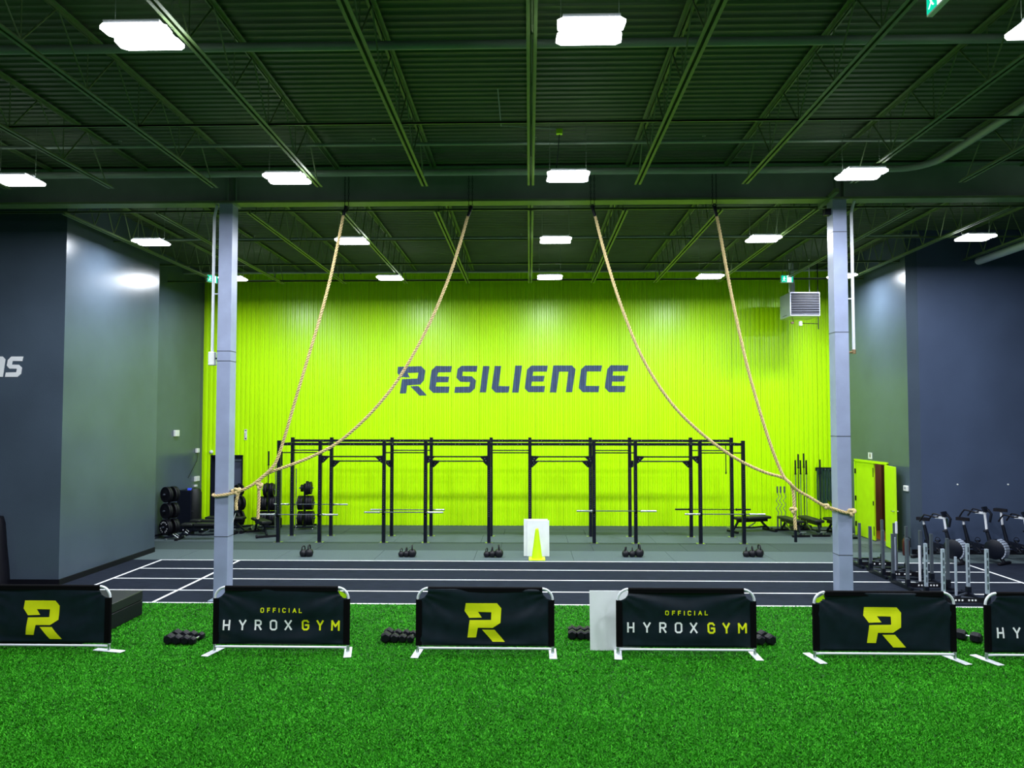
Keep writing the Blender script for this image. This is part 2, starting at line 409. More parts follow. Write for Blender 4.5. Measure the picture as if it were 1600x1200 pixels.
# bridging angles and pipes
def bar_x(name, Y, Z, x0, x1, r, label, cat, m='joist', square=False):
    mb = MB()
    if square: mb.box((x0, -r, -r), (x1, r, r*.3)).box((x0, -r, -r), (x1, -r*.6, r*1.2))
    else: mb.cyl((x0, 0, 0), (x1, 0, 0), r, 12)
    return tag(mb.build(name, M[m], None, (0, Y, Z)), label, cat)
ZB = CAM_Z+H_B+.07
bar_x('bridging_angle', 10.25, ZB+.0, -16, 16, .016, 'thin bridging angle across the near ceiling bay joists', 'angle bar', square=True)
bar_x('bridging_angle', 14.55, ZB+.0, -16, 16, .016, 'thin bridging angle just beyond the girder', 'angle bar', square=True)
bar_x('bridging_angle', 17.0, ZB+.0, BL, XR+3, .014, 'thin bridging angle in the middle of the far bay', 'angle bar', square=True)
bar_x('bridging_angle', 19.6, ZB+.0, BL-.9, XR, .020, 'bridging angle in the rear third of the far bay', 'angle bar', square=True)
bar_x('bridging_angle', 21.7, ZB-.05, XL, XR, .024, 'pale bridging bar just in front of the lime wall', 'angle bar', square=True)
bar_x('sprinkler_branch', 8.9, 8.0, -16, 16, .055, 'dark sprinkler pipe nearest the camera across the ceiling', 'pipe', 'girder')
BR = [None, None]
BR[0] = bar_x('sprinkler_branch', 12.2, 8.02, -16, 16, .028, 'thin sprinkler branch pipe in front of the girder main', 'pipe', 'pipe')
BR[1] = bar_x('sprinkler_branch', 18.6, 8.02, BL-.9, XR, .028, 'thin sprinkler branch pipe in the far ceiling bay', 'pipe', 'pipe')
bar_x('sprinkler_branch', 22.7, 7.98, XL, XR, .035, 'sprinkler branch pipe high above the lime wall', 'pipe', 'pipe')
pts = [(-16, 13.45, 7.96), (6.6, 13.45, 7.96)] + [(6.6+.6*math.sin(a), 12.85+.6*math.cos(a), 7.96) for a in [i*PI/16 for i in range(1, 9)]] + [(7.2, -3, 7.96)]
tag(MB().tube(pts, .062, 12).build('sprinkler_main', M['pipe']), 'large green-lit sprinkler main along the girder, bending towards the camera at the right', 'pipe')
for i, (Y, Z, xs) in enumerate(((12.2, 8.02, (-6.9, -2.6, .1, 2.9, 5.2)), (18.6, 8.02, (-7, -3.6, -.2, 3.4, 6.8)))):
    for q, x in enumerate(xs):
        s = thing('sprinkler_head', None, None, (x, 0, 0)); s.parent = BR[i]
        MB().cyl((0, 0, .025), (0, 0, .09), .012, 8).build('stem', M['pipe'], s)
        MB().cyl((0, 0, .09), (0, 0, .095), .03, 10).build('deflector', M['pipe'], s)
a = D(1520, 408, YR)
tag(MB().cyl((11.6, -2, a.z), (11.6, YR, a.z), .10, 16).build('duct_pipe', M['white_metal']), 'thick pale pipe running along the right ceiling into the grey wall', 'pipe')
# brace at the right column head
t = thing('diagonal_brace', 'short square diagonal strut beside the head of the right column', 'brace', (0, 0, 0))
p, q = D(1281, 322, 14.35), D(1308, 297, 13.75)
MB().tube([p, q], .055, 4).build('strut', M['joist'], t, smooth=False)
MB().box((RCX-.24, gy-.06, 7.30), (RCX-.13, gy+.06, 7.42)).build('clip', M['black'], t)
# small conduit loop on the near ceiling
tag(MB().tube([D(770, 60, 10.0), D(776, 120, 10.6), D(783, 197, 11.6), D(783, 197, 11.7)+Vector((.1, 0, 0)), D(868, 201, 11.7), D(874, 203, 11.7)], .010, 6).build('ceiling_conduit', M['pipe']), 'thin dark conduit on the near ceiling leading to a lamp cable', 'conduit')
t = thing('junction_box', 'small yellow-green junction box above the middle lamp of the second row', 'box', D(874, 206, 11.7))
MB().bbox((-.05, -.04, -.04), (.05, .04, .04), .006).build('box', M['lime_door'], t)
MB().tube([(0, 0, -.04), (-.02, .2, -.3), (-.04, .45, -.5)], .008, 6).build('cable', M['black'], t)

# ------------------------------------------------------------------ lamps
def make_light():
    t = thing('ceiling_light', '', 'light')
    m = MB()
    for s in (-1, 1):
        m.box((-.29, s*.135-.11, .03), (.29, s*.135+.11, .07))
    m.box((-.28, -.03, .04), (.28, .03, .10))
    m.build('housing', M['white_metal'], t, smooth=False)
    for s in (-1, 1):
        e_ = s*.252; i_ = s*.018
        MB().prism([(-.29, e_), (.29, e_), (.345, e_-s*.05), (.335, i_+s*.035), (.30, i_), (-.30, i_), (-.335, i_+s*.035), (-.345, e_-s*.05)], 0, .03, 'XY').build('diffuser', M['glow'], t, smooth=False)
    for s in (-1, 1):
        MB().cyl((s*.30, 0, .1), (s*.30, 0, .92), .004, 5).build('suspension_wire', M['pipe'], t)
    return t
L0 = make_light(); ZL = 7.40
light_rows = [(3.1, 'in the added unseen row above the camera', (-8.6, -4.0, .62, 5.25, 9.9)), (7.53, 'in the nearest visible row', (-8.6, -4.04, .63, 5.32, 9.9)), (12.1, 'in the row before the girder', (-8.57, -4.02, .64, 5.42, 9.9)),  # first row is added out of view to brighten surfaces facing the camera
              (16.42, 'in the row behind the girder', (-8.53, -3.97, .59, 5.19, 9.82)), (20.72, 'in the row nearest the lime wall', (-8.40, -3.93, .58, 5.05, 8.70))]
first = True
for Y, rowname, xs in light_rows:
    for i, x in enumerate(xs):
        lab = f"white rectangular high bay lamp {rowname}, {['far left', 'second from left', 'middle', 'second from right', 'far right'][i]}"
        if first: o = L0; o.location = (x, Y, ZL); o['label'] = lab; o['group'] = 'high bay lamps'; first = False
        else: o = dup(L0, (x, Y, ZL), None, lab)
        for sd in (-1, 1):
            ld = bpy.data.lights.new('lamp_light', 'AREA'); ld.shape = 'RECTANGLE'; ld.size = .56; ld.size_y = .17
            ld.energy = LIGHT_W/2*(1 if Y > 5 else .55); ld.color = LIGHT_COL
            lo = bpy.data.objects.new('lamp_light', ld); COL.objects.link(lo); lo.parent = o; lo.location = (0, sd*.135, -.008)


# ------------------------------------------------------------------ wall lettering
RG = [[(95,105),(385,97),(437,150),(420,275),(375,325),(212,337),(195,437),(120,437),(145,260),(340,252),(352,178),(215,182),(245,238),(130,232),(88,180)], [(250,348),(350,345),(457,462),(365,465)]]
Z1 = {'R': RG,
 'E': [[(570,95),(770,97),(757,172),(597,175),(585,225),(735,228),(722,298),(578,298),(568,350),(740,352),(728,430),(535,430),(483,378),(515,150)]],
 'S': [[(890,93),(1088,93),(1078,167),(905,165),(897,220),(1020,225),(1070,275),(1057,375),(1000,428),(800,430),(812,355),(988,352),(998,295),(875,292),(825,240),(840,135)]],
 'I': [[(1160,95),(1238,97),(1195,425),(1118,425)]],
 'L': [[(1305,95),(1385,95),(1352,345),(1490,348),(1475,427),(1315,427),(1265,375)]]}
Z2 = {'I': [[(42,90),(125,90),(82,427),(2,427)]],
 'E': [[(243,90),(448,90),(435,165),(265,165),(257,218),(408,218),(395,290),(247,290),(240,345),(412,345),(402,422),(205,422),(160,375),(188,140)]],
 'N': [[(515,88),(750,88),(793,135),(752,422),(672,422),(705,165),(590,165),(553,425),(472,425)]],
 'C': [[(915,88),(1125,88),(1112,163),(937,163),(922,343),(1090,345),(1080,422),(885,422),(833,370),(862,138)]],
 'e': [[(1235,85),(1455,87),(1443,160),(1262,163),(1255,215),(1412,217),(1400,290),(1250,290),(1245,343),(1418,345),(1408,422),(1210,422),(1160,365),(1190,135)]]}
sg = thing('wall_lettering', 'large slate blue word RESILIENCE painted across the lime corrugated wall', 'sign', (0, 0, 0))
bp = []
for k in range(nper):
    for t_ in (0, .30, .42, .88): bp.append(XL+(k+t_)*PER)
for src, ox, names in ((Z1, 610, 'RESIL'), (Z2, 800, 'IENCe')):
    for ch in names:
        polys = []
        for poly in src[ch]:
            q = [D(ox+a/8, 560+b/8, Y_BACK) for a, b in poly]; polys.append([(v.x, v.z) for v in q])
        xs_ = [x for x in bp if min(p[0] for pl in polys for p in pl) < x < max(p[0] for pl in polys for p in pl)]
        draped(polys, lambda x, z: Y_BACK+prof(x)-.006, xs_, [], 'letter', M['letter'], sg, .003)
# partial white word on the left grey wall
sg2 = thing('wall_lettering', 'white slanted capital letters on the left grey wall at the picture edge', 'sign', (0, 0, 0))
for name, poly in (('S', [(215,445),(437,445),(418,530),(235,528),(222,597),(355,600),(412,655),(395,770),(330,828),(95,828),(112,745),(308,740),(320,675),(180,672),(130,615),(150,510)]),
                   ('N', [(100+(x-793)*1.143, 445+(y-88)*1.143) for x, y in Z2['N'][0]])):
    q = [D(a/12, 520+b/12, 15.245) for a, b in poly]
    MB().prism([(v.x, v.z) for v in q], 15.238, 15.25).build('letter', M['white_letter'], sg2, smooth=False)

# ------------------------------------------------------------------ doors
dr = struct(MB().box((DX0, Y_BACK-.03, 2.22), (DX1, Y_BACK+.34, 2.27)).box((DX0, Y_BACK-.03, 0), (DX0+.04, Y_BACK+.34, 2.25)).box((DX1-.04, Y_BACK-.03, 0), (DX1, Y_BACK+.34, 2.25)).build('door_1', M['black'], smooth=False))
MB().bbox((DX0+.05, Y_BACK+.24, .02), (DX1-.05, Y_BACK+.29, 2.2), .005).build('door_leaf', M['door_grey'], dr)
MB().box((DX1-.35, Y_BACK+.18, 2.06), (DX1-.10, Y_BACK+.24, 2.12)).build('door_closer', M['steel'], dr)
MB().cyl((DX0+.14, Y_BACK+.17, 1.05), (DX0+.14, Y_BACK+.24, 1.05), .02, 10).cyl((DX0+.14, Y_BACK+.17, 1.05), (DX0+.26, Y_BACK+.17, 1.05), .012, 8).build('door_handle', M['steel'], dr)
dd = struct(MB().box((XR-.03, d0-.06, DZ-.03), (XR+.3, d1+.06, DZ+.04)).box((XR-.03, d1, 0), (XR+.3, d1+.06, DZ)).box((XR-.03, d0-.06, 0), (XR+.3, d0, DZ)).build('door_2', M['lime_door'], smooth=False))
dm = 21.28
MB().bbox((XR+.00, dm, .02), (XR+.045, d1-.005, DZ-.03), .004).build('door_leaf', M['lime_door'], dd)
for z in (.35, 1.1, 1.9): MB().box((XR-.035, d1-.01, z-.07), (XR+.01, d1+.025, z+.07)).build('hinge', M['black'], dd)
for z in (.28, 1.93): MB().box((XR-.006, dm+.01, z-.13), (XR+.003, dm+.05, z+.13)).build('flush_bolt', M['black'], dd)
MB().box((XR-.008, dm+.01, 1.0), (XR+.003, dm+.07, 1.12)).build('lock_plate', M['black'], dd)
hx, hy = XR-.09, d0-.05; ex, ey = D(1401.5, 860, 19.55).x, 19.55
ang = math.atan2(ey-hy, ex-hx); ln = math.hypot(ey-hy, ex-hx)
lf = MB().bbox((0, -.022, .02), (ln, .022, DZ-.03), .004).build('door_leaf', M['lime_door'], dd, (hx, hy, 0), (0, 0, ang))
MB().cyl((ln-.08, -.07, 1.04), (ln-.08, .07, 1.04), .016, 10).cyl((ln-.08, -.07, 1.04), (ln-.2, -.07, 1.04), .012, 8).cyl((ln-.08, .07, 1.04), (ln-.2, .07, 1.04), .012, 8).build('door_handle', M['steel'], lf)
# the room beyond the open leaf
br = struct(MB().box((XR+1.2, d0-.9, 0), (XR+1.25, d1+.9, 3)).build('wall_beyond', M['brown'], smooth=False))
for y in [d0-.9+i*.32 for i in range(12)]:
    MB().box((XR+1.17, y+.008, .0), (XR+1.2, y+.312, 3)).build('plank', M['brown'], br, smooth=False)
struct(MB().box((XR+.3, d0-.9, -.02), (XR+1.2, d1+.9, .003)).build('floor_beyond', M['warm_floor'], smooth=False))
struct(MB().box((XR+.3, d0-.95, 0), (XR+1.25, d0-.9, 3)).box((XR+.3, d1+.9, 0), (XR+1.25, d1+.95, 3)).box((XR+.3, d0-.9, 3), (XR+1.25, d1+.9, 3.05)).build('wall_beyond', M['brown'], smooth=False))
ld = bpy.data.lights.new('back_room_lamp', 'POINT'); ld.energy = 110; ld.color = (1, .8, .6); ld.shadow_soft_size = .1
lo = bpy.data.objects.new('back_room_lamp', ld); COL.objects.link(lo); lo.location = (XR+.7, 21.2, 2.6)

# ------------------------------------------------------------------ wall fittings
def on_wall_left(px, py, w_, h_, name, label, cat, m='white_box', group=None):
    d = ray(px, py); t_ = XL/d.x; p = d*t_ + Vector((0, 0, CAM_Z))
    o = thing(name, label, cat, (XL, p.y, p.z), 0, group)
    MB().bbox((0, -w_/2, -h_/2), (.07, w_/2, h_/2), .008).build('case', M[m], o)
    MB().box((.07, -w_/4, -h_/5), (.075, w_/4, h_/6)).build('face_plate', M['white_metal'], o)
    return p
on_wall_left(274, 677, .26, .19, 'wall_sensor', 'white sensor box high on the left green-lit wall', 'sensor')
on_wall_left(307, 704, .18, .14, 'wall_thermostat', 'small white thermostat near the lime wall corner', 'thermostat')
on_wall_left(306, 748, .28, .16, 'wall_dispenser', 'white rounded dispenser above the black cabinet', 'dispenser')
on_wall_left(304, 759, .14, .07, 'wall_switch', 'white switch plate just above the black cabinet', 'switch')
tag(MB().tube([(XL+.02, 23.9, 2.5), (XL+.02, 23.8, 2.1), (XL+.02, 23.2, 1.6)], .008, 6).build('wall_cable', M['black']), 'thin black cable hanging down the left wall beside the thermostat', 'cable')
d = ray(1417, 763); t_ = XR/d.x; p = d*t_+Vector((0, 0, CAM_Z))
o = thing('wall_thermostat', 'white thermostat on the right side wall beside the open lime door', 'thermostat', (XR, p.y, p.z))
MB().bbox((-.05, -.10, -.07), (0, .10, .07), .008).build('case', M['white_box'], o)
MB().box((-.053, -.05, -.02), (-.05, .05, .03)).build('face_plate', M['heater'], o)
d = ray(1360, 712); t_ = XR/d.x; p = d*t_+Vector((0, 0, CAM_Z))
o = thing('door_sign', 'small white sign with a dark figure above the lime double doors', 'sign', (XR, p.y, p.z))
MB().box((-.012, -.12, -.09), (0, .12, .09)).build('sign_plate', M['white_box'], o)
MB().box((-.014, -.03, -.05), (-.012, .03, .04)).cyl((-.013, 0, .055), (-.015, 0, .055), .02, 8).build('pictogram', M['brown'], o)
p = D(384.5, 679, Y_BACK)
o = thing('extinguisher_sign', 'narrow white and red vertical fire extinguisher sign on the lime wall', 'sign', (p.x, Y_BACK-.03, p.z))
MB().box((-.045, -.008, -.17), (.045, 0, .17)).build('sign_plate', M['white_box'], o)
MB().box((-.028, -.010, -.15), (.028, -.008, -.11)).box((-.028, -.010, .12), (.028, -.008, .15)).box((-.028, -.010, -.10), (-.012, -.008, .05)).build('red_mark', M['red'], o)
p = D(331, 706, Y_BACK)
o = thing('wall_sensor', 'small round cream sensor above the grey door in the lime wall', 'sensor', (p.x, Y_BACK-.03, p.z))
MB().lathe([(.0, 0), (.06, 0), (.06, -.03), (.03, -.06), (0, -.065)], 12, ax='Y').build('case', M['white_box'], o)
# extinguisher on the floor by the right wall corner
o = thing('fire_extinguisher', 'dark red fire extinguisher standing at the foot of the right grey wall', 'extinguisher', (9.50, 19.10, 0))
MB().lathe([(.07, 0), (.085, .02), (.085, .36), (.06, .42), (.03, .45)], 14).build('cylinder', M['red'], o)
MB().cyl((0, 0, .45), (0, 0, .49), .02, 8).box((-.06, -.012, .49), (.03, .012, .52)).build('valve', M['black'], o)
MB().tube([(.03, 0, .47), (.11, 0, .42), (.115, 0, .2)], .01, 6).build('hose', M['black'], o)
# two tiny white anchors on the right grey wall
for px, wd in ((1496, 'left'), (1575, 'right')):
    p = D(px, 757, YR); o = MB().lathe([(0, 0), (.022, 0), (.02, -.015), (0, -.02)], 12, ax='Y').build('wall_anchor', M['white_box'], None, (p.x, YR, p.z))
    tag(o, f'tiny white round wall anchor above the exercise bikes, {wd} one', 'anchor')

# exit signs
def exit_sign(loc, rz, label, w_=.36, h_=.22):
    o = thing('exit_sign', label, 'exit sign', loc, rz)
    MB().bbox((-w_/2, -.03, -h_/2), (w_/2, .03, h_/2), .006).build('sign_case', M['white_box'], o)
    MB().box((-w_/2+.015, -.033, -h_/2+.015), (-.01, -.03, h_/2-.015)).build('green_panel', M['sign_green'], o, smooth=False)
    MB().box((w_/2-.06, -.033, -h_/2+.015), (w_/2-.015, -.03, h_/2-.015)).build('green_panel', M['sign_green'], o, smooth=False)
    MB().box((-.01, -.033, -h_/2+.015), (w_/2-.06, -.03, h_/2-.015)).build('doorway_panel', M['sign_white'], o, smooth=False)
    a = -w_/4-.005
    MB().cyl((a+.01, -.034, .055), (a+.01, -.036, .055), .018, 10).prism([(a-.05, -.07), (a-.01, -.02), (a-.03, .03), (a+.02, .035), (a+.06, 0), (a+.03, 0), (a+.01, -.02), (a+.05, -.07), (a+.03, -.07), (a, -.035), (a-.03, -.07)], -.0345, -.0365).build('running_figure', M['sign_white'], o, smooth=False)
    MB().cyl((0, 0, h_/2), (0, 0, h_/2+.5), .008, 6).build('hanger', M['pipe'], o)
    return o
p = D(1229.5, 436, 21.4); exit_sign(p, 0, 'lit green and white exit sign hanging above the unit heater')
p = D(331, 436, 21.2); exit_sign(p, math.radians(60), 'lit exit sign turned sideways behind the pipe of the left column')
p = D(1468, 10, 6.75); o = exit_sign((3.78, 6.75, 7.32), math.radians(-90), 'green exit sign cut off by the top edge of the picture at right', .40, .24)

# unit heater
hp = D(1257, 477, 22.0)
o = thing('unit_heater', 'grey suspended unit heater with dark louvres in front of the lime wall', 'heater', (8.15, 22.0, 6.48))
MB().bbox((-.44, 0, 0), (.44, .9, .72), .012).build('heater_case', M['heater'], o)
MB().box((-.41, -.012, .05), (.41, 0, .69)).build('louvre_recess', M['black'], o, smooth=False)
for i in range(9):
    MB().box((-.41, -.045, .07+i*.073), (.41, -.012, .075+i*.073), rot=(math.radians(20), 0, 0)).build('louvre_slat', M['heater'], o, smooth=False)
MB().box((-.445, .3, .06), (-.441, .65, .075)).build('name_strip', M['black'], o)
for x in (-.36, .24): MB().cyl((x, .3, .72), (x, .3, 1.75), .012, 6).build('hanger_rod', M['white_metal'], o)
MB().tube([(-.1, .8, .70), (-.05, .9, 1.0), (.02, 1.2, 1.8)], .075, 12).build('flue_pipe', M['white_metal'], o)
MB().tube([(.47, .25, 1.7), (.47, .25, -.36)], .014, 6).cyl((.47, .25, -.2), (0, .25, -.18), .011, 6).build('gas_pipe', M['black'], o)
MB().bbox((-.10, .20, -.26), (-.02, .30, -.12), .01).build('gas_valve', M['white_box'], o)
MB().cyl((-.30, .25, 0), (-.26, .25, -.14), .01, 6).bbox((-.34, .21, -.2), (-.26, .28, -.14), .006).build('control_lead', M['brown'], o)

# ------------------------------------------------------------------ climbing ropes
def smooth_path(pts, n=14):
    P = [Vector(p) for p in pts]; P = [P[0]*2-P[1]] + P + [P[-1]*2-P[-2]]; out = []
    for i in range(1, len(P)-2):
        for k in range(n):
            t = k/n; a, b, c, d_ = P[i-1], P[i], P[i+1], P[i+2]
            out.append(.5*((2*b)+(c-a)*t+(2*a-5*b+4*c-d_)*t*t+(3*b-a-3*c+d_)*t**3))
    out.append(P[-2]); return out
def resample(P, step):
    out = [P[0]]; acc = 0
    for a, b in zip(P, P[1:]):
        L_ = (b-a).length; t = step-acc
        while t <= L_: out.append(a+(b-a)*(t/L_)); t += step
        acc = L_-(t-step)
    out.append(P[-1]); return out
def rope_mesh(pts, name, parent, R=.030, pitch=.17, m='rope'):
    P = resample(smooth_path(pts), .022); mb = MB(); up = Vector((0, 1, 0)); frames = []
    for i, p in enumerate(P):
        t = (P[min(i+1, len(P)-1)]-P[max(i-1, 0)]).normalized(); up = (up-t*up.dot(t))
        if up.length < 1e-3: up = t.orthogonal()
        up.normalize(); frames.append((p, up.copy(), t.cross(up)))
    for s in range(3):
        q = []
        for i, (p, u, v) in enumerate(frames):
            a = 2*PI*(s/3+i*.022/pitch); q.append(p+(u*math.cos(a)+v*math.sin(a))*R*.60)
        mb.tube(q, R*.46, 6)
    return mb.build(name, M[m], parent)
YRP = 13.93
def knot(c, r, parent, rr=.024):
    pts = []
    for i in range(30):
        a = 2*PI*i/30; pts.append(Vector(c)+Vector((math.sin(a)+1.6*math.sin(2*a), -math.sin(3*a)*.8, math.cos(a)-1.6*math.cos(2*a)))*r*.38)
    return MB().tube(pts, rr, 8, closed=True).build('knot', M['rope'], parent)
def P_(px, py, Y=YRP): return D(px, py, Y)
link_m = MB().tube([(.011*math.cos(a), 0, .022*math.sin(a)+(.012 if math.sin(a) > 0 else -.012)) for a in [2*PI*i/10 for i in range(10)]], .0045, 5, closed=True).mesh('chain_link', M['black'])
def hanging(px, label_rope, label_chain):
    x = D(px, 318, YRP).x
    ch = thing('chain', label_chain, 'chain', (x, gy, 7.5), 0, 'chains over the girder')
    z = -.02
    for leg in (-1, 1):
        zz = 7.48
        i = 0
        while zz < 8.22:
            link(link_m, 'chain_link', ch, (leg*.035, -.175, zz-7.5), (0, 0, PI/2 if i % 2 else 0)); zz += .062; i += 1
    MB().tube([(-.035, -.175, .76), (-.035, 0, .80), (.035, 0, .80), (.035, -.175, .76)], .008, 6).build('top_loop', M['black'], ch)
    MB().tube([Vector((.03*math.cos(a), -.185, -.06+.05*math.sin(a))) for a in [2*PI*i/12 for i in range(12)]], .010, 6, closed=True).build('shackle', M['black'], ch)
    return x
def top_sleeve(a, b, parent): MB().cyl(a, b, .034, 10, r2=.028).build('end_sleeve', M['black'], parent)
xs4 = [hanging(px, '', lab) for px, lab in ((541, 'black chain looped over the girder above the leftmost rope'), (735, 'black chain looped over the girder above the second rope from the left'), (926, 'black chain looped over the girder above the third rope from the left'), (1117, 'black chain looped over the girder above the rightmost rope'))]
# rope 1
t = thing('climbing_rope', 'leftmost tan climbing rope drawn down to the left column, tail hanging free', 'rope', (0, 0, 0), 0, 'tan climbing ropes')
top_sleeve(P_(541, 322), P_(536.5, 337), t)
rope_mesh([P_(536.5, 337), P_(527, 385), P_(515, 440), P_(499, 500), P_(481, 560), P_(463, 620), P_(447, 675), P_(432, 720), P_(418, 738, 13.90), P_(408, 747, 13.88), P_(404.5, 756, 13.88), P_(404.5, 780, 13.90), P_(402.8, 811, 13.90)], 'rope_length', t)
knot(P_(405.5, 759, 13.88), .055, t)
MB().cyl(P_(402.8, 811, 13.90), P_(402.5, 819, 13.90), .027, 8).build('black_tip', M['black'], t)
# rope 2
t = thing('climbing_rope', 'second tan climbing rope from the left, sagging and wrapped around the left column', 'rope', (0, 0, 0), 0, 'tan climbing ropes')
top_sleeve(P_(737, 322), P_(731, 338), t)
xl = LCX-.13; xr_ = LCX+.13
rope_mesh([P_(731, 338), P_(716, 390), P_(699, 440), P_(676, 495), P_(648, 550), P_(615, 603), P_(575, 650), P_(530, 690), P_(490, 712), P_(450, 728), P_(420, 739, 13.95), P_(395, 757, 13.96), P_(378, 766, 13.96), P_(362, 771, 13.965), P_(340, 774.5, 13.965), Vector((xl-.035, 14.02, 1.985)), Vector((xl-.038, gy, 1.99)), Vector((xl-.02, 14.31, 2.0)), Vector((LCX, 14.32, 2.02)), Vector((xr_+.03, 14.28, 2.04)), Vector((xr_+.035, 14.1, 2.06)), P_(372, 768, 13.93), P_(369, 785, 13.93), P_(369.5, 797, 13.94)], 'rope_length', t)
knot(P_(371, 767, 13.91), .060, t, .026)
MB().cyl(P_(369.5, 797, 13.94), P_(368.8, 801, 13.94), .027, 8).build('black_tip', M['black'], t)
MB().tube([P_(368.5, 801, 13.94), P_(366, 809, 13.94), P_(363.5, 816, 13.955)], .007, 6).build('tip_tape', M['white_metal'], t)
# rope 3
t = thing('climbing_rope', 'third tan climbing rope from the left, sagging, tail hanging left of the right column', 'rope', (0, 0, 0), 0, 'tan climbing ropes')
top_sleeve(P_(925, 322), P_(930, 338), t)
rope_mesh([P_(930, 338), P_(942, 385), P_(958, 440), P_(975, 490), P_(997, 545), P_(1023, 593), P_(1055, 637), P_(1090, 672), P_(1125, 700), P_(1160, 722), P_(1195, 738), P_(1222, 746), P_(1236, 757), P_(1240, 775), P_(1241, 800), P_(1243, 828)], 'rope_length', t)
knot(P_(1239.5, 797, 13.91), .055, t)
MB().cyl(P_(1243, 828), P_(1243.3, 847), .028, 8).build('black_tip', M['black'], t)
# rope 4
t = thing('climbing_rope', 'rightmost tan climbing rope drawn down to the right column and knotted at its right side', 'rope', (0, 0, 0), 0, 'tan climbing ropes')
top_sleeve(P_(1116, 322), P_(1120, 338), t)
xr_ = RCX+.13
rope_mesh([P_(1120, 338), P_(1127, 375), P_(1137, 430), P_(1151, 500), P_(1167, 570), P_(1185, 635), P_(1204, 695), P_(1222, 740), P_(1234, 755, 13.88), P_(1246, 766, 13.92), P_(1265, 777), P_(1287, 790), P_(1305, 796, 13.96), P_(1322, 801, 13.965), P_(1331, 800, 13.97), Vector((xr_+.035, 14.1, 1.66)), Vector((xr_+.02, 14.31, 1.7)), Vector((RCX-.1, 14.32, 1.72)), Vector((RCX-.165, 14.2, 1.73)), Vector((RCX-.165, 14.02, 1.74)), P_(1290, 792, 13.93)], 'rope_length', t)
knot(P_(1291, 791, 13.91), .040, t, .026)
knot(P_(1331, 800, 13.96), .062, t, .028)

# ------------------------------------------------------------------ pull-up rig
YF, YBK = 20.74, 21.93
fx = [D(px, 760, YF).x for px in (435.6, 500, 600, 665, 764, 828, 928, 993, 1094, 1161.5)]
rig = thing('pull_up_rig', 'long black steel pull-up rig of nine bays standing before the lime wall', 'rig', (0, 0, 0))
def rpart(mb, name, m='black'): return mb.build(name, M[m], rig, smooth=False)
for X in fx:
    for Yq, top in ((YF, 2.84), (YBK, 2.90)):
        o = rpart(MB().box((X-.046, Yq-.046, .01), (X+.046, Yq+.046, top)), 'upright')
        h = MB()
        for i in range(26):
            z = .75+i*.05
            h.cyl((X, Yq-.0465, z), (X, Yq-.048, z), .009, 6)
        h.build('bolt_holes', M['steel'], o)['kind'] = 'stuff'
        rpart(MB().box((X-.11, Yq-.11, 0), (X+.11, Yq+.11, .01)), 'base_plate', 'steel')
        MB().cyl((X-.09, Yq-.09, .01), (X-.09, Yq-.09, .03), .012, 6).cyl((X+.09, Yq-.09, .01), (X+.09, Yq-.09, .03), .012, 6).build('anchor_bolt', M['steel'], o)
    rpart(MB().box((X-.035, YF+.038, 2.70), (X+.035, YBK-.038, 2.76)), 'cross_member')
for Yq, z in ((YF, 2.70), (YBK, 2.765)):
    for a, b in zip(fx, fx[1:]):
        o = rpart(MB().box((a+.038, Yq-.035, z), (b-.038, Yq+.035, z+.075)), 'top_beam')
        n_ = 3 if b-a > 1.4 else 2
        for q in range(n_):
            xx = a+(b-a)*(q+.5)/n_
            MB().cyl((xx-.05, Yq-.036, z+.04), (xx-.05, Yq-.038, z+.04), .012, 6).cyl((xx+.05, Yq-.036, z+.04), (xx+.05, Yq-.038, z+.04), .012, 6).build('bolt', M['steel'], o)
for i, (a, b) in enumerate(zip(fx, fx[1:])):
    if i % 2 == 0:
        rpart(MB().cyl((a+.03, YF, 2.50), (b-.03, YF, 2.50), .017, 10), 'pull_up_bar')
        rpart(MB().cyl((a+.03, YBK, 2.52), (b-.03, YBK, 2.52), .017, 10), 'pull_up_bar')
    else:
        for Yq, z in ((YF, 2.39), (YBK, 2.20)):
            rpart(MB().cyl((a+.03, Yq, z), (b-.03, Yq, z), .020, 10), 'pull_up_bar')
            for s, xx in ((1, a+.038), (-1, b-.038)):
                rpart(MB().prism([(xx, z+.03), (xx+s*.21, z+.02), (xx+s*.21, z-.015), (xx+s*.05, z-.17), (xx, z-.19)], Yq-.012, Yq+.012), 'gusset')
                MB().cyl((xx+s*.08, Yq-.013, z-.05), (xx+s*.08, Yq-.015, z-.05), .014, 6).cyl((xx+s*.05, Yq-.013, z-.11), (xx+s*.05, Yq-.015, z-.11), .014, 6).build('gusset_bolt', M['steel'], rig)
# j-cups for the barbells
def jcup(X, Yq, z, s):
    MB().box((X-.035, Yq-s*.045, z-.06), (X+.035, Yq-s*.055, z+.05)).box((X-.03, Yq-s*.05, z-.045), (X+.03, Yq-s*.13, z-.02)).box((X-.03, Yq-s*.12, z-.045), (X+.03, Yq-s*.13, z+.03)).build('bar_cup', M['black'], rig)
def make_barbell(name, label, black=False, L_=2.2, group='barbells on the rig'):
    t = thing(name, label, 'barbell', (0, 0, 0), 0, group)
    MB().cyl((-L_/2+.4, 0, 0), (L_/2-.4, 0, 0), .014, 10).build('shaft', M['black' if black else 'post_grey'], t)
    for s in (-1, 1):
        MB().cyl((s*(L_/2-.43), 0, 0), (s*(L_/2-.40), 0, 0), .036, 12).cyl((s*(L_/2-.41), 0, 0), (s*L_/2, 0, 0), .025, 12).build('sleeve', M['black' if black else 'steel'], t)
    return t
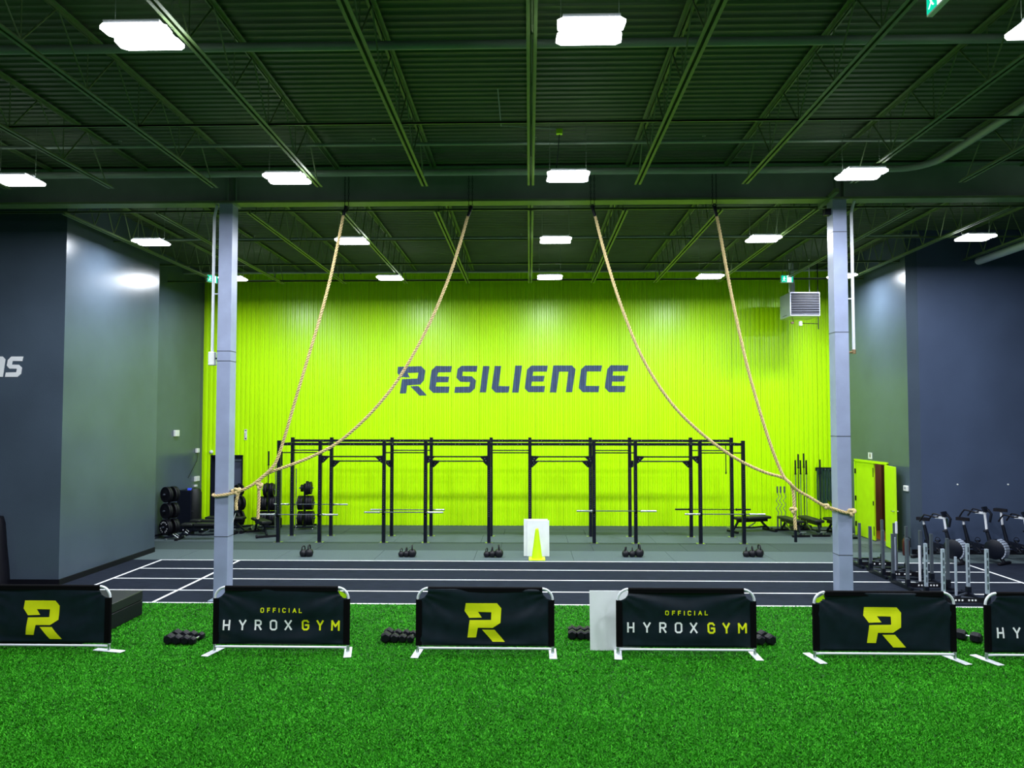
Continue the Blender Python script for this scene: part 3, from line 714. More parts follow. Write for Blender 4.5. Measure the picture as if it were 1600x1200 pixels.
bars = [((406+528)/2, 804, YF-.09, 0, 1, 'silver barbell on the front uprights of the leftmost rig bay'), ((431+541)/2, 788, YBK+.09, 0, 0, 'silver barbell on the rear uprights of the leftmost rig bay'),
        ((572+689.5)/2, 800.5, YF-.09, 2, 1, 'silver barbell on the front uprights of the second narrow rig bay'), (637, 796.5, YBK+.09, 2, 0, 'barbell on the rear uprights of the second narrow rig bay'),
        ((904.6+1022)/2, 798.5, YF-.09, 6, 1, 'silver barbell in the narrow rig bay right of the centre'), ((1072.5+1193)/2, 803.5, YF-.09, 8, 1, 'silver barbell on the front uprights of the rightmost rig bay')]
for px, py, Y, i, front, lab in bars:
    p = D(px, py, Y); b_ = make_barbell('barbell', lab); b_.location = p
    for X in (fx[i], fx[i+1]): jcup(X, YF if front else YBK, p.z, 1 if front else -1)
p = D((1052+1175.6)/2, 796, YBK+.09); b_ = make_barbell('barbell', 'black barbell on the rear uprights of the rightmost rig bay', True); b_.location = p
for X in (fx[8], fx[9]): jcup(X, YBK, p.z, -1)
p = D(1133, 697, YBK); o = thing('hanging_strap', 'short black bar hanging from the last bay of the rig', 'strap', (p.x, YBK-.06, 0))
MB().cyl((0, 0, 1.88), (0, 0, 2.7), .014, 8).cyl((0, 0, 1.84), (0, 0, 1.9), .02, 8).build('bar', M['black'], o)
MB().box((-.03, -.01, 2.68), (.03, .1, 2.71)).build('hook', M['black'], o)

# ------------------------------------------------------------------ kettlebells
def make_kettlebell(s=1.0):
    t = thing('kettlebell', '', 'kettlebell')
    MB().lathe([(0, 0), (.055*s, 0), (.088*s, .03*s), (.102*s, .085*s), (.095*s, .13*s), (.065*s, .17*s), (.03*s, .185*s), (0, .187*s)], 18).build('bell', M['iron'], t)
    pts = [(-.060*s, 0, .15*s), (-.066*s, 0, .20*s), (-.055*s, 0, .25*s), (-.03*s, 0, .272*s), (.03*s, 0, .272*s), (.055*s, 0, .25*s), (.066*s, 0, .20*s), (.060*s, 0, .15*s)]
    MB().tube(pts, .016*s, 8).build('handle', M['iron'], t)
    return t
kg = [('at the far left, before the first rig bay', [(474, 871, .95), (483, 871, 1.05)]), ('before the second narrow rig bay', [(627, 871.5, .75), (635, 871.5, .85), (644, 871.5, 1.05)]),
      ('left of the lime cone', [(760.5, 872, .8), (769, 872, .9), (779.5, 872, 1.1)]), ('right of the lime cone', [(977.5, 871.5, .9), (988, 871.5, .85), (999, 871.5, 1.12)]),
      ('at the far right, before the last rig bay', [(1166, 871.5, .85), (1175.5, 871.5, .95), (1186.5, 871.5, 1.1)])]
for gname, items in kg:
    for i, (px, py, s) in enumerate(items):
        k_ = make_kettlebell(s); k_.location = G(px, py-1.5); k_.rotation_euler.z = 1.2+.25*i
        pos = (['left', 'right'] if len(items) == 2 else ['left', 'middle', 'right'])[i]
        tag(k_, f'black iron kettlebell, {pos} of cluster {gname}', 'kettlebell', 'kettlebells along the track')

# ------------------------------------------------------------------ cone and white boards
p = G(839, 873.5)
o = thing('traffic_cone', 'tall lime training cone standing before a white board on the track edge', 'cone', (p.x, p.y-.08, 0.005))
MB().lathe([(.135, .03), (.128, .06), (.045, .70), (.04, .735), (.028, .755), (.0, .757)], 28).build('cone_body', M['lime_plastic'], o)
MB().bbox((-.2, -.2, 0), (.2, .2, .035), .012).build('cone_base', M['lime_plastic'], o)
p = G(839, 870)
def lean_board(x, y, w_, h_, tilt, name, label, m='white_board', notch=False):
    o = thing(name, label, 'board', (x, y, 0.005))
    ch = MB().bbox((-w_/2, 0, 0), (w_/2, .012, h_), .003).build('sheet', M[m], o); ch.rotation_euler = (tilt, 0, 0)
    return o
b1 = lean_board(p.x-.03, p.y+.05, .60, .92, -.10, 'white_board', 'large white board standing directly behind the lime cone')
b2 = lean_board(p.x+.03, p.y+.02, .56, .89, -.10, 'white_board', 'front white sheet leaning on the board behind the lime cone')
o = thing('board_stand', 'small black prop behind the white boards at the cone', 'stand', (p.x, p.y+.20, 0))
MB().box((-.02, 0, 0), (.02, .03, .70)).box((-.02, -.01, .66), (.02, .02, .70)).build('prop', M['black'], o); MB().box((-.15, -.02, 0), (.15, .06, .02)).build('foot', M['black'], o)

# ------------------------------------------------------------------ banner barriers
R_LOGO = [[(440,290),(685,290),(718,330),(712,440),(650,480),(535,480),(520,558),(453,558),(470,422),(638,420),(640,360),(535,358),(565,402),(468,405),(430,352)], [(568,495),(665,495),(745,590),(650,590)]]
def fold(x, z, seed):
    s = seed*1.7
    a = .006*math.sin(9*z+3.1*x+s) + .005*math.sin(3.5*x*x-14*z+s*2) + .004*math.sin(17*(z-.25*abs(x))+s)
    for cx in (-.95, .95):                       # creases radiating from the upper corners
        dx, dz = x-cx, .9-z; r = math.hypot(dx, dz)
        a += .006*math.exp(-r*1.6)*math.sin(16*math.atan2(dz, abs(dx)+.05)+s)
    e = min(1, (1-abs(x))/.12)*min(1, max(0, (z-.12)/.06))
    return -.014 + 1.5*a*max(0, e)
STROKE = {  # simple stroke letters on a 0..1 cell
 'H': [[(0,0),(0,1)],[(1,0),(1,1)],[(0,.5),(1,.5)]], 'Y': [[(0,1),(.5,.45),(1,1)],[(.5,.45),(.5,0)]],
 'R': [[(0,0),(0,1),(.7,1),(.97,.88),(.97,.60),(.7,.48),(0,.48)],[(.5,.48),(1,0)]], 'O': [[(.25,0),(.75,0),(1,.15),(1,.85),(.75,1),(.25,1),(0,.85),(0,.15),(.25,0)]],
 'X': [[(0,0),(1,1)],[(0,1),(1,0)]], 'G': [[(1,.82),(.75,1),(.25,1),(0,.85),(0,.15),(.25,0),(.75,0),(1,.15),(1,.48),(.5,.48)]],
 'M': [[(0,0),(0,1),(.5,.42),(1,1),(1,0)]], 'F': [[(0,0),(0,1),(1,1)],[(0,.52),(.85,.52)]], 'I': [[(.5,0),(.5,1)]],
 'C': [[(1,.82),(.75,1),(.25,1),(0,.85),(0,.15),(.25,0),(.75,0),(1,.18)]], 'A': [[(0,0),(.5,1),(1,0)],[(.2,.33),(.8,.33)]], 'L': [[(0,1),(0,0),(1,0)]]}
def glyph(ch, x0, x1, z0, z1, t):
    out = []
    for st in STROKE[ch]:
        P = [Vector((x0+t/2+(x1-x0-t)*a if x1-x0 > t else (x0+x1)/2, z0+t/2+(z1-z0-t)*b)) for a, b in st]
        for a, b in zip(P, P[1:]):
            d_ = (b-a).normalized(); n_ = Vector((-d_.y, d_.x))*t/2; e = d_*t*.30
            out.append([tuple(a-n_-e), tuple(b-n_+e), tuple(b+n_+e), tuple(a+n_-e)])
    return out
BH = .94
def barrier(cx, Y, kind, label, seed, group, rz=0, foot_rot=(0, 0), lime_corner=None):
    t = thing('banner_barrier', label, 'barrier', (cx, Y, .012), rz, group)
    r = .16; X = .985
    arc = lambda s: [(s*(X-r+r*math.sin(a)), 0, BH-r+r*math.cos(a)) for a in [i*PI/16 for i in range(9)]]
    pts = [(-X, 0, .03), (-X, 0, BH-r-.02)] + arc(-1)[::-1] + arc(1) + [(X, 0, BH-r-.02), (X, 0, .03)]
    MB().tube(pts, .018, 10).build('frame', M['white_metal'], t)
    MB().cyl((-X, 0, .075), (X, 0, .075), .017, 10).build('bottom_rail', M['white_metal'], t)
    for i, s in enumerate((-1, 1)):
        f = MB().bbox((-.055, -.24, 0), (.055, .24, .012), .004); o = f.build('foot_plate', M['white_metal'], t, (s*X, 0, 0), (0, 0, foot_rot[i]))
        MB().cyl((0, 0, .01), (0, 0, .10), .022, 10).build('foot_socket', M['steel'], o)
    # cloth with cut corners
    cr = .15; zt, zb, xe = BH-.005, .115, X
    poly = []
    for s in (-1, 1):
        c_ = [(s*(xe-cr+cr*.0+cr*math.sin(a)*1.0), zt-cr+0) for a in (0,)]
    ca = [(-(xe-.0)+cr*1.05*math.sin(a), zt-cr*1.05*math.cos(a)) for a in [i*PI/12 for i in range(7)]]   # concave bite around the top left corner
    left = [(x, z) for x, z in ca]
    right = [(-x, z) for x, z in ca][::-1]
    poly = [(-xe, zb), (xe, zb)] + [p for p in right[::-1]] + [p for p in left[::-1]]
    xs_ = [-.96+i*.04 for i in range(49)]; zs_ = [.15+i*.035 for i in range(22)]
    cl = draped([poly], lambda x, z: fold(x, z, seed), xs_, zs_, 'banner_cloth', M['cloth'], t, .003)
    cl.data.polygons.foreach_set('use_smooth', [True]*len(cl.data.polygons))
    pk = MB().cyl((-X+r-.01, 0, BH-.004), (X-r+.01, 0, BH-.004), .026, 12)
    pk.box((-X+r-.01, -.024, BH-.05), (X-r+.01, -.016, BH-.004))
    for s in (-1, 1): pk.cyl((s*X, 0, zb), (s*X, 0, BH-r), .027, 12).box((s*X, -.024, zb), (s*(X-.065), -.016, BH-r-.01))
    pk.build('pole_pocket', M['cloth_edge'], cl)
    fl_ = lambda x, z: fold(x, z, seed)-.0045
    if kind == 'R':
        k_ = .00186
        polys = [[((a-590)*k_, (683-b)*k_) for a, b in pl] for pl in R_LOGO]
        draped(polys, fl_, xs_, zs_, 'logo_print', M['print_yellow'], cl, .0015)
    else:
        k_ = .00211; cv = lambda a: (a-617)*k_; cz = lambda b: (615-b)*k_
        for nm, word, xs2, z0, z1, th, mm in (('white_print', 'HYROX', [(213,262),(322,375),(432,482),(538,590),(640,693)], 465, 392, .024, 'print_white'),
                                              ('yellow_print', 'GYM', [(760,812),(862,915),(967,1028)], 465, 392, .026, 'print_yellow'),
                                              ('yellow_print', 'OFFICIAL', [(472,497),(518,540),(558,580),(597,607),(625,650),(668,678),(697,725),(742,765)], 343, 310, .013, 'print_yellow')):
            for ch, (a, b) in zip(word, xs2):
                draped(glyph(ch, cv(a), cv(b), cz(z0), cz(z1), th), fl_, xs_[::2], zs_[::2], nm, M[mm], cl, .0015)
    if lime_corner:
        s = lime_corner
        MB().prism([(s*(X-.15), BH-.035), (s*(X-.03), BH-.10), (s*(X-.03), BH-.15), (s*(X-.16), BH-.16)], .004, .008).build('corner_patch', M['lime_door'], cl)
        tag(bpy.data.objects[-1] if False else kids(cl)[-1])
    return t
def bx(pl, pr, Y): return (D(pl, 1000, Y).x+D(pr, 1000, Y).x)/2
Yb = 10.93
barrier(bx(-39, 175, Yb), Yb, 'R', 'black banner barrier with a yellow R emblem at the left picture edge', 1, 'R emblem barriers', foot_rot=(0, 1.35))
barrier(bx(333, 546, Yb), Yb, 'H', 'black banner barrier reading OFFICIAL HYROX GYM before the left column', 2, 'lettered barriers', foot_rot=(-.2, .2), lime_corner=1)
barrier(bx(651, 865, Yb), Yb, 'R', 'black banner barrier with a yellow R emblem in the middle of the row', 3, 'R emblem barriers', foot_rot=(-.05, .0))
barrier(bx(965, 1180, Yb), Yb, 'H', 'black banner barrier reading OFFICIAL HYROX GYM with a white board behind it', 4, 'lettered barriers', foot_rot=(-.1, .0))
barrier(bx(1265, 1487, Yb)+.0, Yb-.12, 'R', 'black banner barrier with a yellow R emblem before the right column', 5, 'R emblem barriers', foot_rot=(.15, .25), lime_corner=-1)
barrier(D(1530, 1000, Yb).x+1.0, Yb-.14, 'H', 'black lettered banner barrier cut off by the right picture edge', 6, 'lettered barriers', foot_rot=(.25, .1))
p = G(945, 1011)
lean_board(D(960, 1000, 11.25).x+.0, 11.13, .74, .86, -.13, 'white_board', 'tall white board leaning behind the lettered barrier right of centre')

# black low stage box
o = thing('stage_box', 'low black two-layer platform box on the turf behind the leftmost barrier', 'platform', (-7.55, 11.95, .012))
MB().bbox((-.75, -.72, 0), (.78, 1.03, .25), .01).build('lower_layer', M['black_rubber'], o)
MB().bbox((-.75, -.72, .258), (.78, 1.03, .415), .01).build('upper_layer', M['vinyl'], o)
MB().tube([(.785, -.35, .235), (.80, -.32, .235), (.80, -.12, .235), (.785, -.09, .235)], .006, 6).build('handle', M['steel'], o)

# ------------------------------------------------------------------ hex dumbbells
def make_dumbbell(s, L_=.36):
    t = thing('dumbbell', '', 'dumbbell')
    for e in (-1, 1):
        ring = lambda r: [(r*math.cos(PI/6+PI/3*i), r*math.sin(PI/6+PI/3*i)) for i in range(6)]
        y0, y1 = e*(L_/2-.13*s/.9), e*L_/2; m = MB(); vs = []
        for yy, k_ in ((y0, .80), (y0+(y1-y0)*.2, 1), (y0+(y1-y0)*.8, 1), (y1, .72)):
            vs += [(a, yy, b) for a, b in ring(s*.085*k_)]
        fs = [tuple(range(5, -1, -1)), tuple(range(18, 24))] + [(q*6+i, q*6+(i+1) % 6, q*6+6+(i+1) % 6, q*6+6+i) for q in range(3) for i in range(6)]
        m.add(vs, fs).build('hex_head', M['black_rubber'], t, (0, 0, s*.085*.866), smooth=False)
    MB().cyl((0, -L_/2+.1, s*.0735), (0, L_/2-.1, s*.0735), .017, 10).build('handle', M['steel'], t)
    return t
DBL = [('left of the first lettered barrier', [(262, 1009, 1.0), (275, 1009, .92), (288, 1009, .85), (299.5, 1009, .72)]),
       ('left of the middle emblem barrier', [(602, 1006, 1.0), (616, 1006, .85), (629, 1006, .80), (641, 1006, .7)]),
       ('beside the white board', [(895, 1001, .92), (908, 1001, .88), (920, 1001, .85), (931, 1001, .80)]),
       ('right of the second lettered barrier', [(1186, 1010, .92), (1203, 1010, 1.0)]),
       ('left of the barrier at the right picture edge', [(1524, 1008, 1.0)])]
for gname, items in DBL:
    for i, (px, py, s) in enumerate(items):
        p = G(px, py); o = make_dumbbell(s); o.location = (p.x, p.y+.17, .012)
        o.rotation_euler.z = random.uniform(-.06, .06)
        if gname.startswith('right of'): o.rotation_euler.z = .25
        if gname.startswith('left of the barrier at'): o.rotation_euler.z = .7
        if len(items) == 1: lab = f'black hexagonal dumbbell {gname}'
        else:
            lab = f"black hexagonal dumbbell, {ordn(i)} from left of the {'pair' if len(items)==2 else 'four'} {gname}"
        tag(o, lab, 'dumbbell', 'hex dumbbells on the turf')

# ------------------------------------------------------------------ plate trees
def plate_mesh(r, th):
    return MB().lathe([(.026, -th/2), (r*.35, -th/2), (r*.40, -th/2+.008), (r*.80, -th/2+.008), (r*.86, -th/2), (r*.97, -th/2), (r, -th/2+.008), (r, th/2-.008), (r*.97, th/2), (r*.86, th/2), (r*.80, th/2-.008), (r*.4, th/2-.008), (r*.35, th/2), (.026, th/2)], 28, ax='X').mesh('bumper_plate', M['black_rubber'])
PM = {(r, th): plate_mesh(r, th) for r, th in ((.225, .075), (.225, .055), (.20, .05), (.115, .035), (.17, .045))}
def plate_tree(loc, rz, where, tiers, ring=False):
    t = thing('plate_tree', f'black wheeled weight plate tree {where}', 'plate rack', loc, rz, 'weight plate trees')
    MB().box((-.03, -.03, .1), (.03, .03, 1.42)).build('post', M['black'], t, smooth=False)
    MB().box((-.33, -.30, .07), (.33, -.25, .12)).box((-.33, .25, .07), (.33, .30, .12)).box((-.03, -.3, .08), (.03, .3, .12)).build('base_frame', M['black'], t, smooth=False)
    for x in (-.30, .30):
        for y in (-.27, .27): MB().cyl((x-.012, y, .035), (x+.012, y, .035), .035, 12).box((x-.018, y-.012, .03), (x+.018, y+.012, .08)).build('caster', M['steel'], t)
    Rz = Matrix.Rotation(rz, 3, 'Z')
    for ti, (z, L_, R_) in enumerate(tiers):
        tn = ['top', 'middle', 'bottom'][ti]
        for s, lst in ((-1, L_), (1, R_)):
            MB().cyl((0, 0, z), (s*(.10+sum(k_[1]+.004 for k_ in lst)), 0, z), .024, 10).build('peg', M['post_grey'], t)
            x = .045
            for pi_, key in enumerate(lst):
                th = key[1]; xx = s*(x+th/2); x += th+.004
                p = Rz @ Vector((xx, 0, 0)) + Vector(loc)
                o = link(PM[key], 'bumper_plate', None, (p.x, p.y, z-.004), (0, 0, rz))
                tag(o, f"{['inner', 'middle', 'outer'][pi_]} black bumper plate, {tn} {'left' if s < 0 else 'right'} peg, tree {where}", 'weight plate', 'bumper plates on the trees')
                if ring and s < 0 and tn == 'bottom' and pi_ == len(lst)-1:
                    for i in range(14):
                        a = 2*PI*i/14
                        if i % 4 != 3: MB().box((-th/2-.003, -.015, .13), (-th/2-.001, .015, .165)).build('printed_mark', M['print_white'], o, (0, 0, 0), (a, 0, 0), smooth=False)
    return t
B_, T_, S_, M_, m_ = (.225, .075), (.225, .055), (.115, .035), (.20, .05), (.17, .045)
p = G(425, 824); plate_tree((p.x, 23.3, 0), .12, 'behind the leftmost rig upright', [(1.22, [T_, M_], [T_, M_]), (.80, [B_, B_, T_], [B_, B_, T_]), (.34, [B_, B_, T_], [B_, B_])])
p = G(475, 824); plate_tree((D(476, 800, 23.3).x, 23.3, 0), .10, 'between the first two rig bays', [(1.28, [S_, S_], [T_, M_, M_]), (.82, [B_, B_], [B_, B_, T_]), (.34, [B_, B_], [B_, B_, B_])])
plate_tree((D(373, 800, 23.3).x, 23.3, 0), .9, 'half hidden by the left column', [(1.22, [m_], [m_]), (.80, [B_], [B_]), (.34, [B_], [T_])])
plate_tree((D(265, 800, 21.35).x, 21.35, 0), math.radians(62), 'against the left grey wall', [(1.27, [T_, T_], [B_, T_]), (.80, [T_, T_], [B_, T_]), (.34, [B_, T_], [B_, B_])], ring=True)

# upright barbells by the trees
def standing_bar(px, ytop, zb, Y, black, label, L_=None, thin=False):
    top = D(px, ytop, Y); t = thing('standing_barbell', label, 'barbell', (top.x, Y, 0), 0, 'barbells standing upright')
    H = top.z
    r = .025 if not thin else .016
    MB().cyl((0, 0, zb), (0, 0, H-.4), .014, 8).build('shaft', M['black' if black == 2 else 'steel'], t)
    MB().cyl((0, 0, H-.42), (0, 0, H), r, 10).cyl((0, 0, H-.45), (0, 0, H-.42), .034 if not thin else .02, 10).build('sleeve', M['black' if black else 'steel'], t)
    MB().cyl((0, 0, 0.005), (0, 0, max(zb, .3)), r, 10).build('lower_sleeve', M['black' if black else 'steel'], t)
    return t
standing_bar(420, 705, .2, 23.62, 2, 'black upright barbell behind the left plate tree')
standing_bar(440.5, 705, .2, 23.62, 1, 'black-sleeved upright barbell just right of the leftmost rig upright')
standing_bar(431, 726, .2, 22.95, 0, 'thin silver bar standing beside the leftmost rig upright', thin=True)
standing_bar(463, 732, .2, 22.95, 0, 'thin silver bar standing between the two plate trees', thin=True)

# black cabinet with rounded front
o = thing('storage_cabinet', 'tall black rounded cabinet in the left back corner under a white switch', 'cabinet', (D(297, 800, 22.75).x, 22.75, 0))
MB().bbox((-.28, -.25, .03), (.14, .35, 1.27), .012).build('body', M['black'], o)
MB().lathe([(.0, .03), (.2, .03), (.22, .06), (.22, 1.18), (.17, 1.30), (0, 1.32)], 20, c=(.11, .02, 0)).build('rounded_front', M['vinyl'], o)
MB().box((.0, -.20, 1.22), (.10, -.12, 1.33)).build('indicator_light', M['blue_led'], o)
MB().box((.02, -.215, .62), (.2, -.205, .64), rot=(0, -.12, 0)).build('handle', M['steel'], o)
for x, y in ((-.22, -.2), (-.22, .3), (.1, -.1), (.1, .2)): MB().cyl((x, y, 0), (x, y, .04), .02, 8).build('foot', M['black'], o)

# ------------------------------------------------------------------ benches
def make_bench():
    t = thing('weight_bench', '', 'bench')
    MB().bbox((-.15, -.62, .385), (.15, .22, .465), .02).build('back_pad', M['vinyl'], t)
    MB().bbox((-.15, .25, .385), (.15, .58, .465), .02).build('seat_pad', M['vinyl'], t)
    MB().box((-.05, -.55, .30), (.05, .50, .39)).build('top_rail', M['black'], t, smooth=False)
    MB().tube([(0, .45, .36), (0, .55, .20), (0, .66, .05)], .035, 4).tube([(0, -.30, .36), (0, -.45, .20), (0, -.62, .06)], .035, 4).tube([(0, .58, .15), (0, 0, .12), (0, -.50, .15)], .028, 4).build('frame', M['black'], t, smooth=False)
    MB().box((-.26, .62, .0), (.26, .70, .06)).build('front_foot', M['black_rubber'], t, smooth=False)
    MB().box((-.31, -.68, .0), (.31, -.60, .06)).build('rear_foot', M['black_rubber'], t, smooth=False)
    for s in (-1, 1): MB().cyl((s*.30-.02, -.66, .05), (s*.30+.02, -.66, .05), .05, 12).build('wheel', M['black_rubber'], t)
    MB().tube([(-.08, .66, .06), (-.08, .80, .16), (.08, .80, .16), (.08, .66, .06)], .012, 6).build('handle', M['steel'], t)
    MB().tube([(.05, -.2, .36), (.05, -.15, .25), (.05, .1, .13)], .02, 6).build('ladder_strut', M['steel'], t)
    return t
bn = make_bench(); firstb = True
BEN = [(6.80, 23.05, math.radians(108), 'black weight bench at the left end of the right bench cluster'), (7.85, 22.65, math.radians(186), 'black weight bench second in the right bench cluster, beside the hanging rope tail'),
       (8.50, 22.75, math.radians(184), 'black weight bench behind the standing barbells on the right'), (9.12, 22.35, math.radians(185), 'black weight bench just left of the right column'),
       (-9.35, 21.2, math.radians(95), 'black weight bench behind the left column, nearest the camera'), (-9.45, 21.95, math.radians(88), 'black weight bench behind the left column, middle of the cluster'),
       (-9.30, 22.62, math.radians(86), 'black weight bench behind the left column, farthest of the cluster'), (-8.00, 22.1, math.radians(35), 'black weight bench right of the left column under the rope tail')]
for x, y, rz, lab in BEN:
    if firstb: bn.location = (x, y, 0); bn.rotation_euler.z = rz; tag(bn, lab, 'bench', 'weight benches'); firstb = False
    else: dup(bn, (x, y, 0), rz, lab)

# standing barbells at the right, curl bars, band rack
for px, yt, b_, lab in ((1242.5, 719, 1, 'black-sleeved upright barbell, leftmost behind the right rope'), (1247, 709.5, 2, 'tall black upright barbell behind the right rope, second from left'),
                        (1250.5, 719, 1, 'upright barbell behind the right rope, third from left'), (1255.5, 708.5, 2, 'tallest black upright barbell of the right group'),
                        (1259.5, 719, 1, 'black-sleeved upright barbell, rightmost of the group')):
    standing_bar(px, yt, .15, 23.55 + (px % 3)*.12, b_, lab)
t = thing('barbell_holder', 'low black holder base with sockets for the upright barbells on the right', 'rack', (D(1251, 700, 23.6).x, 23.72, 0))
MB().bbox((-.30, -.16, .0), (.30, .16, .12), .01).build('base', M['black'], t)
for i, px in enumerate((1214.5, 1219.5, 1225.5)):
    top = D(px, 760, 23.4); t = thing('curl_bar', f"silver zigzag curl bar standing upright before the lime wall, {['left', 'middle', 'right'][i]} one", 'curl bar', (top.x, 23.4, 0), 0, 'upright curl bars')
    H = top.z; MB().cyl((0, 0, H-.20), (0, 0, H), .025, 10).build('sleeve', M['post_grey'], t)
    z = H-.2; pts = [(0, 0, z)]
    for q, dx in enumerate((.045, -.045, .045, -.045, .03, 0)): z -= .12; pts.append((dx, 0, z))
    MB().tube(pts, .014, 8).build('bent_shaft', M['steel'], t)
    MB().cyl((0, 0, .0), (0, 0, z), .024, 10).build('lower_sleeve', M['post_grey'], t)
a, b = D(1273, 733, Y_BACK), D(1303, 733, Y_BACK)
t = thing('band_rack', 'black wall rack with dark bands and ropes hanging beside the right column', 'rack', ((a.x+b.x)/2, Y_BACK-.1, 0)); hw = (b.x-a.x)/2
MB().box((-hw, 0, a.z-.05), (hw, .06, a.z+.06)).build('wall_rail', M['black'], t, smooth=False)
for i in range(4): MB().cyl((-hw+.08+i*.16, 0, a.z), (-hw+.08+i*.16, -.14, a.z+.02), .012, 8).build('hook', M['steel'], t)
for i in range(6):
    x = -hw+.05+i*.11; zz = a.z-.95-.1*(i % 3); mm = 'bands' if i != 5 else 'black'
    q = thing('resistance_band', f"dark long loop band hanging on the wall rack, {ordn(i)} from the left", 'band', (((a.x+b.x)/2)+x, Y_BACK-.16, 0), 0, 'bands on the wall rack')
    MB().tube([(-.02, 0, a.z+.02), (-.035, 0, a.z-.4), (-.03, 0, zz), (0, 0, zz-.05), (.03, 0, zz), (.035, 0, a.z-.4), (.02, 0, a.z+.02)], .024, 6).build('band_loop', M[mm], q)
t = standing_bar(1281, 718, .2, 23.95, 2, 'black pole standing before the band rack')

# ------------------------------------------------------------------ push sleds
def sled(x, Y, idx, slotted, label):
    t = thing('push_sled', label, 'push sled', (x, Y, 0.004), 0, 'push sleds beside the track')
    for s in (-1, 1):
        MB().prism([(-.48, .02), (-.44, 0), (.40, 0), (.50, .08), (.50, .10), (-.48, .06)], s*.40-.03, s*.40+.03, 'YZ').build('skid', M['black'], t, smooth=False)
    MB().box((-.40, -.33, .05), (.40, -.27, .11)).build('cross_bar', M['black'], t, smooth=False)
    MB().box((-.40, .27, .05), (.40, .33, .11)).build('cross_bar', M['black'], t, smooth=False)
    MB().tube([(-.38, -.3, .08), (.38, .3, .08)], .02, 4).build('brace', M['post_grey'], t); MB().tube([(.38, -.3, .085), (-.38, .3, .085)], .02, 4).build('brace', M['post_grey'], t)
    pl = MB().box((-.36, -.345, .045), (.36, -.333, .135)).build('name_plate', M['black_rubber'], t)
    for q in range(7):
        if q != 3: MB().box((-.22+q*.06, -.348, .075), (-.19+q*.06, -.345, .105)).build('printed_mark', M['print_white'], pl, smooth=False)
    MB().cyl((0, 0, .08), (0, 0, .82), .025, 12).build('weight_post', M['silver' if idx % 3 != 0 else 'white_metal'], t)
    MB().cyl((0, 0, .06), (0, 0, .10), .08, 12).build('post_collar', M['black'], t)
    for sx in (-1, 1):
        for sy in (-1, 1):
            MB().box((sx*.40-.038, sy*.30-.038, .05), (sx*.40+.038, sy*.30+.038, .20)).build('socket', M['black'], t, smooth=False)
            o = MB().box((sx*.40-.026, sy*.30-.026, .1), (sx*.40+.026, sy*.30+.026, 1.02)).build('push_pole', M['silver' if slotted else 'post_grey'], t, smooth=False)
            if slotted:
                h = MB()
                for q in range(5): h.box((sx*.40-.012, sy*.30-.028, .28+q*.145), (sx*.40+.012, sy*.30-.026, .38+q*.145))
                h.build('slot', M['post_grey'], o, smooth=False)
sled(8.05, 17.82, 1, False, 'black push sled with grey poles, farthest back beside the lime doors')
sled(8.05, 16.68, 2, False, 'black push sled with grey poles, second from the back')
sled(8.02, 15.58, 3, False, 'black push sled with grey poles, third from the back')
sled(8.05, 14.34, 4, True, 'black push sled with silver slotted poles, nearest the barriers')
t = thing('wall_post', 'short white-topped pole standing among the push sleds', 'pole', (G(1420, 905).x, G(1420, 905).y+.5, 0))
MB().cyl((0, 0, 0.005), (0, 0, .9), .018, 10).build('pole', M['post_grey'], t); MB().cyl((0, 0, .9), (0, 0, 1.16), .026, 10).build('white_cap', M['white_metal'], t); MB().cyl((0, 0, .005), (0, 0, .03), .09, 12).build('base', M['black'], t)

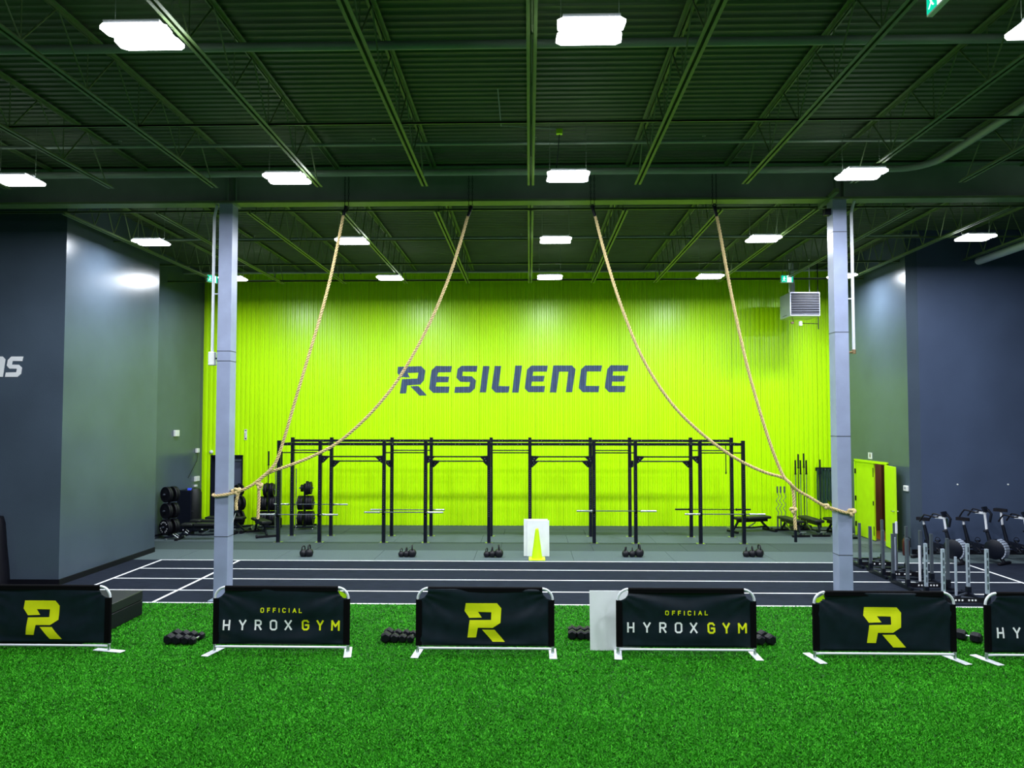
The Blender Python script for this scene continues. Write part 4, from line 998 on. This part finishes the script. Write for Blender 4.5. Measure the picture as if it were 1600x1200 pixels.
# ------------------------------------------------------------------ exercise bikes (local +X is forward)
def bike(loc, rz, label, seat_h, bar_h, phone=False):
    t = thing('exercise_bike', label, 'exercise bike', loc, rz, 'exercise bikes by the right wall')
    MB().tube([(-.52, 0, .10), (-.30, 0, .30), (.0, 0, .36), (.35, 0, .30)], .05, 8).build('main_frame', M['black'], t)
    MB().box((-.35, -.035, .36), (.30, .035, .42), rot=(0, .14, 0)).build('top_tube', M['black'], t, smooth=False)
    MB().box((-.05, -.037, .36), (.0, -.036, .39), rot=(0, .14, 0)).build('frame_mark', M['print_yellow'], t, smooth=False)
    MB().bbox((-.58, -.26, .0), (-.50, .26, .07), .015).build('rear_foot', M['black_rubber'], t)
    MB().bbox((.50, -.26, .0), (.58, .26, .06), .015).build('front_foot', M['black_rubber'], t)
    MB().tube([(.54, 0, .05), (.40, 0, .22)], .04, 8).build('front_stay', M['black'], t)
    MB().tube([(-.24, 0, .30), (-.36, 0, .83)], .045, 8, rr=[.05, .036]).build('seat_tube', M['black'], t)
    MB().tube([(-.36, 0, .80), (-.36-.02*(seat_h-.8)*4, 0, seat_h)], .026, 8).build('seat_post', M['white_metal'], t)
    sx = -.36-.02*(seat_h-.8)*4
    MB().prism([(sx-.14, -.085), (sx-.02, -.07), (sx+.14, -.02), (sx+.15, .0), (sx+.14, .02), (sx-.02, .07), (sx-.14, .085), (sx-.16, 0)], seat_h, seat_h+.075, 'XY').build('saddle', M['black_rubber'], t)
    MB().tube([(.25, 0, .42), (.16, 0, .78)], .045, 8, rr=[.055, .038]).build('head_tube', M['black'], t)
    MB().tube([(.165, 0, .76), (.13, 0, bar_h)], .028, 8).build('bar_post', M['white_metal'], t)
    MB().cyl((.13, -.08, .74), (.20, -.02, .74), .022, 8).build('height_knob', M['black'], t)
    MB().box((-.08, -.03, bar_h-.02), (.16, .03, bar_h+.03)).build('bar_slide', M['white_metal'], t)
    hb = MB()
    for s in (-1, 1): hb.tube([(.0, 0, bar_h+.02), (-.02, s*.16, bar_h+.02), (-.14, s*.2, bar_h+.05), (-.24, s*.2, bar_h+.06), (-.30, s*.2, bar_h-.02), (-.36, s*.19, bar_h-.12)], .018, 8)
    hb.build('handlebar', M['black_rubber'], t)
    MB().box((.12, -.10, bar_h+.03), (.16, .10, bar_h+.16), rot=(0, -.4, 0)).build('monitor', M['black'], t)
    MB().tube([(.20, 0, bar_h+.1), (.28, 0, bar_h), (.24, 0, bar_h-.2)], .03, 8).build('monitor_arm', M['black'], t)
    if phone: MB().box((.10, .10, bar_h-.22), (.12, .18, bar_h-.02)).build('green_strap', M['bands'], t)
    MB().lathe([(.0, -.105), (.20, -.105), (.235, -.08), (.235, .08), (.20, .105), (0, .105)], 28, c=(.36, 0, .33), ax='Y').build('flywheel_housing', M['black'], t)
    cg = MB()
    for q in range(9):
        a0, a1 = [math.radians(-50+q*14+dd) for dd in (0, 11)]
        cg.add([(.36+r_*math.cos(a_), y_, .33+r_*math.sin(a_)) for y_ in (-.085, .10) for r_ in (.236, .262) for a_ in (a0, a1)], [(0,1,3,2), (4,6,7,5), (0,4,5,1), (2,3,7,6), (0,2,6,4), (1,5,7,3)])
    cg.build('flywheel_cage', M['silver'], t, smooth=False)
    MB().lathe([(.0, -.125), (.10, -.125), (.11, -.10)], 20, c=(-.02, 0, .34), ax='Y').build('chain_case', M['black'], t)
    for s in (-1, 1): MB().tube([(-.02, s*.11, .34), (-.02-s*.12, s*.14, .34+s*.11)], .014, 6).bbox((-.02-s*.12-.05, s*.19-.05, .34+s*.11-.012), (-.02-s*.12+.05, s*.19+.05, .34+s*.11+.012), .005).build('pedal', M['black'], t)
    for s in (-1, 1): MB().tube([(-.02-s*.12+.06*math.cos(a), s*.19, .36+s*.11+.06*math.sin(a)) for a in [2*PI*i/12 for i in range(12)]], .008, 6, closed=True).build('toe_strap', M['black_rubber'], t)
rzb = math.radians(-57)
bike((9.95, 18.40, 0), rzb, 'black and white exercise bike nearest the lime doors', .93, 1.04, True)
bike((10.92, 18.40, 0), rzb, 'black and white exercise bike second from the lime doors', .93, 1.16)
bike((11.86, 18.40, 0), rzb, 'exercise bike with a raised saddle at the right picture edge', 1.15, 1.04)
o = thing('machine_cover', 'dark draped object against the left grey wall at the picture edge', 'cover', (D(-6, 880, 15.1).x-.1, 15.15, 0))
MB().lathe([(.32, .0), (.30, .3), (.24, .8), (.20, 1.28), (.16, 1.42), (0, 1.45)], 16).build('draped_cover', M['black_rubber'], o)
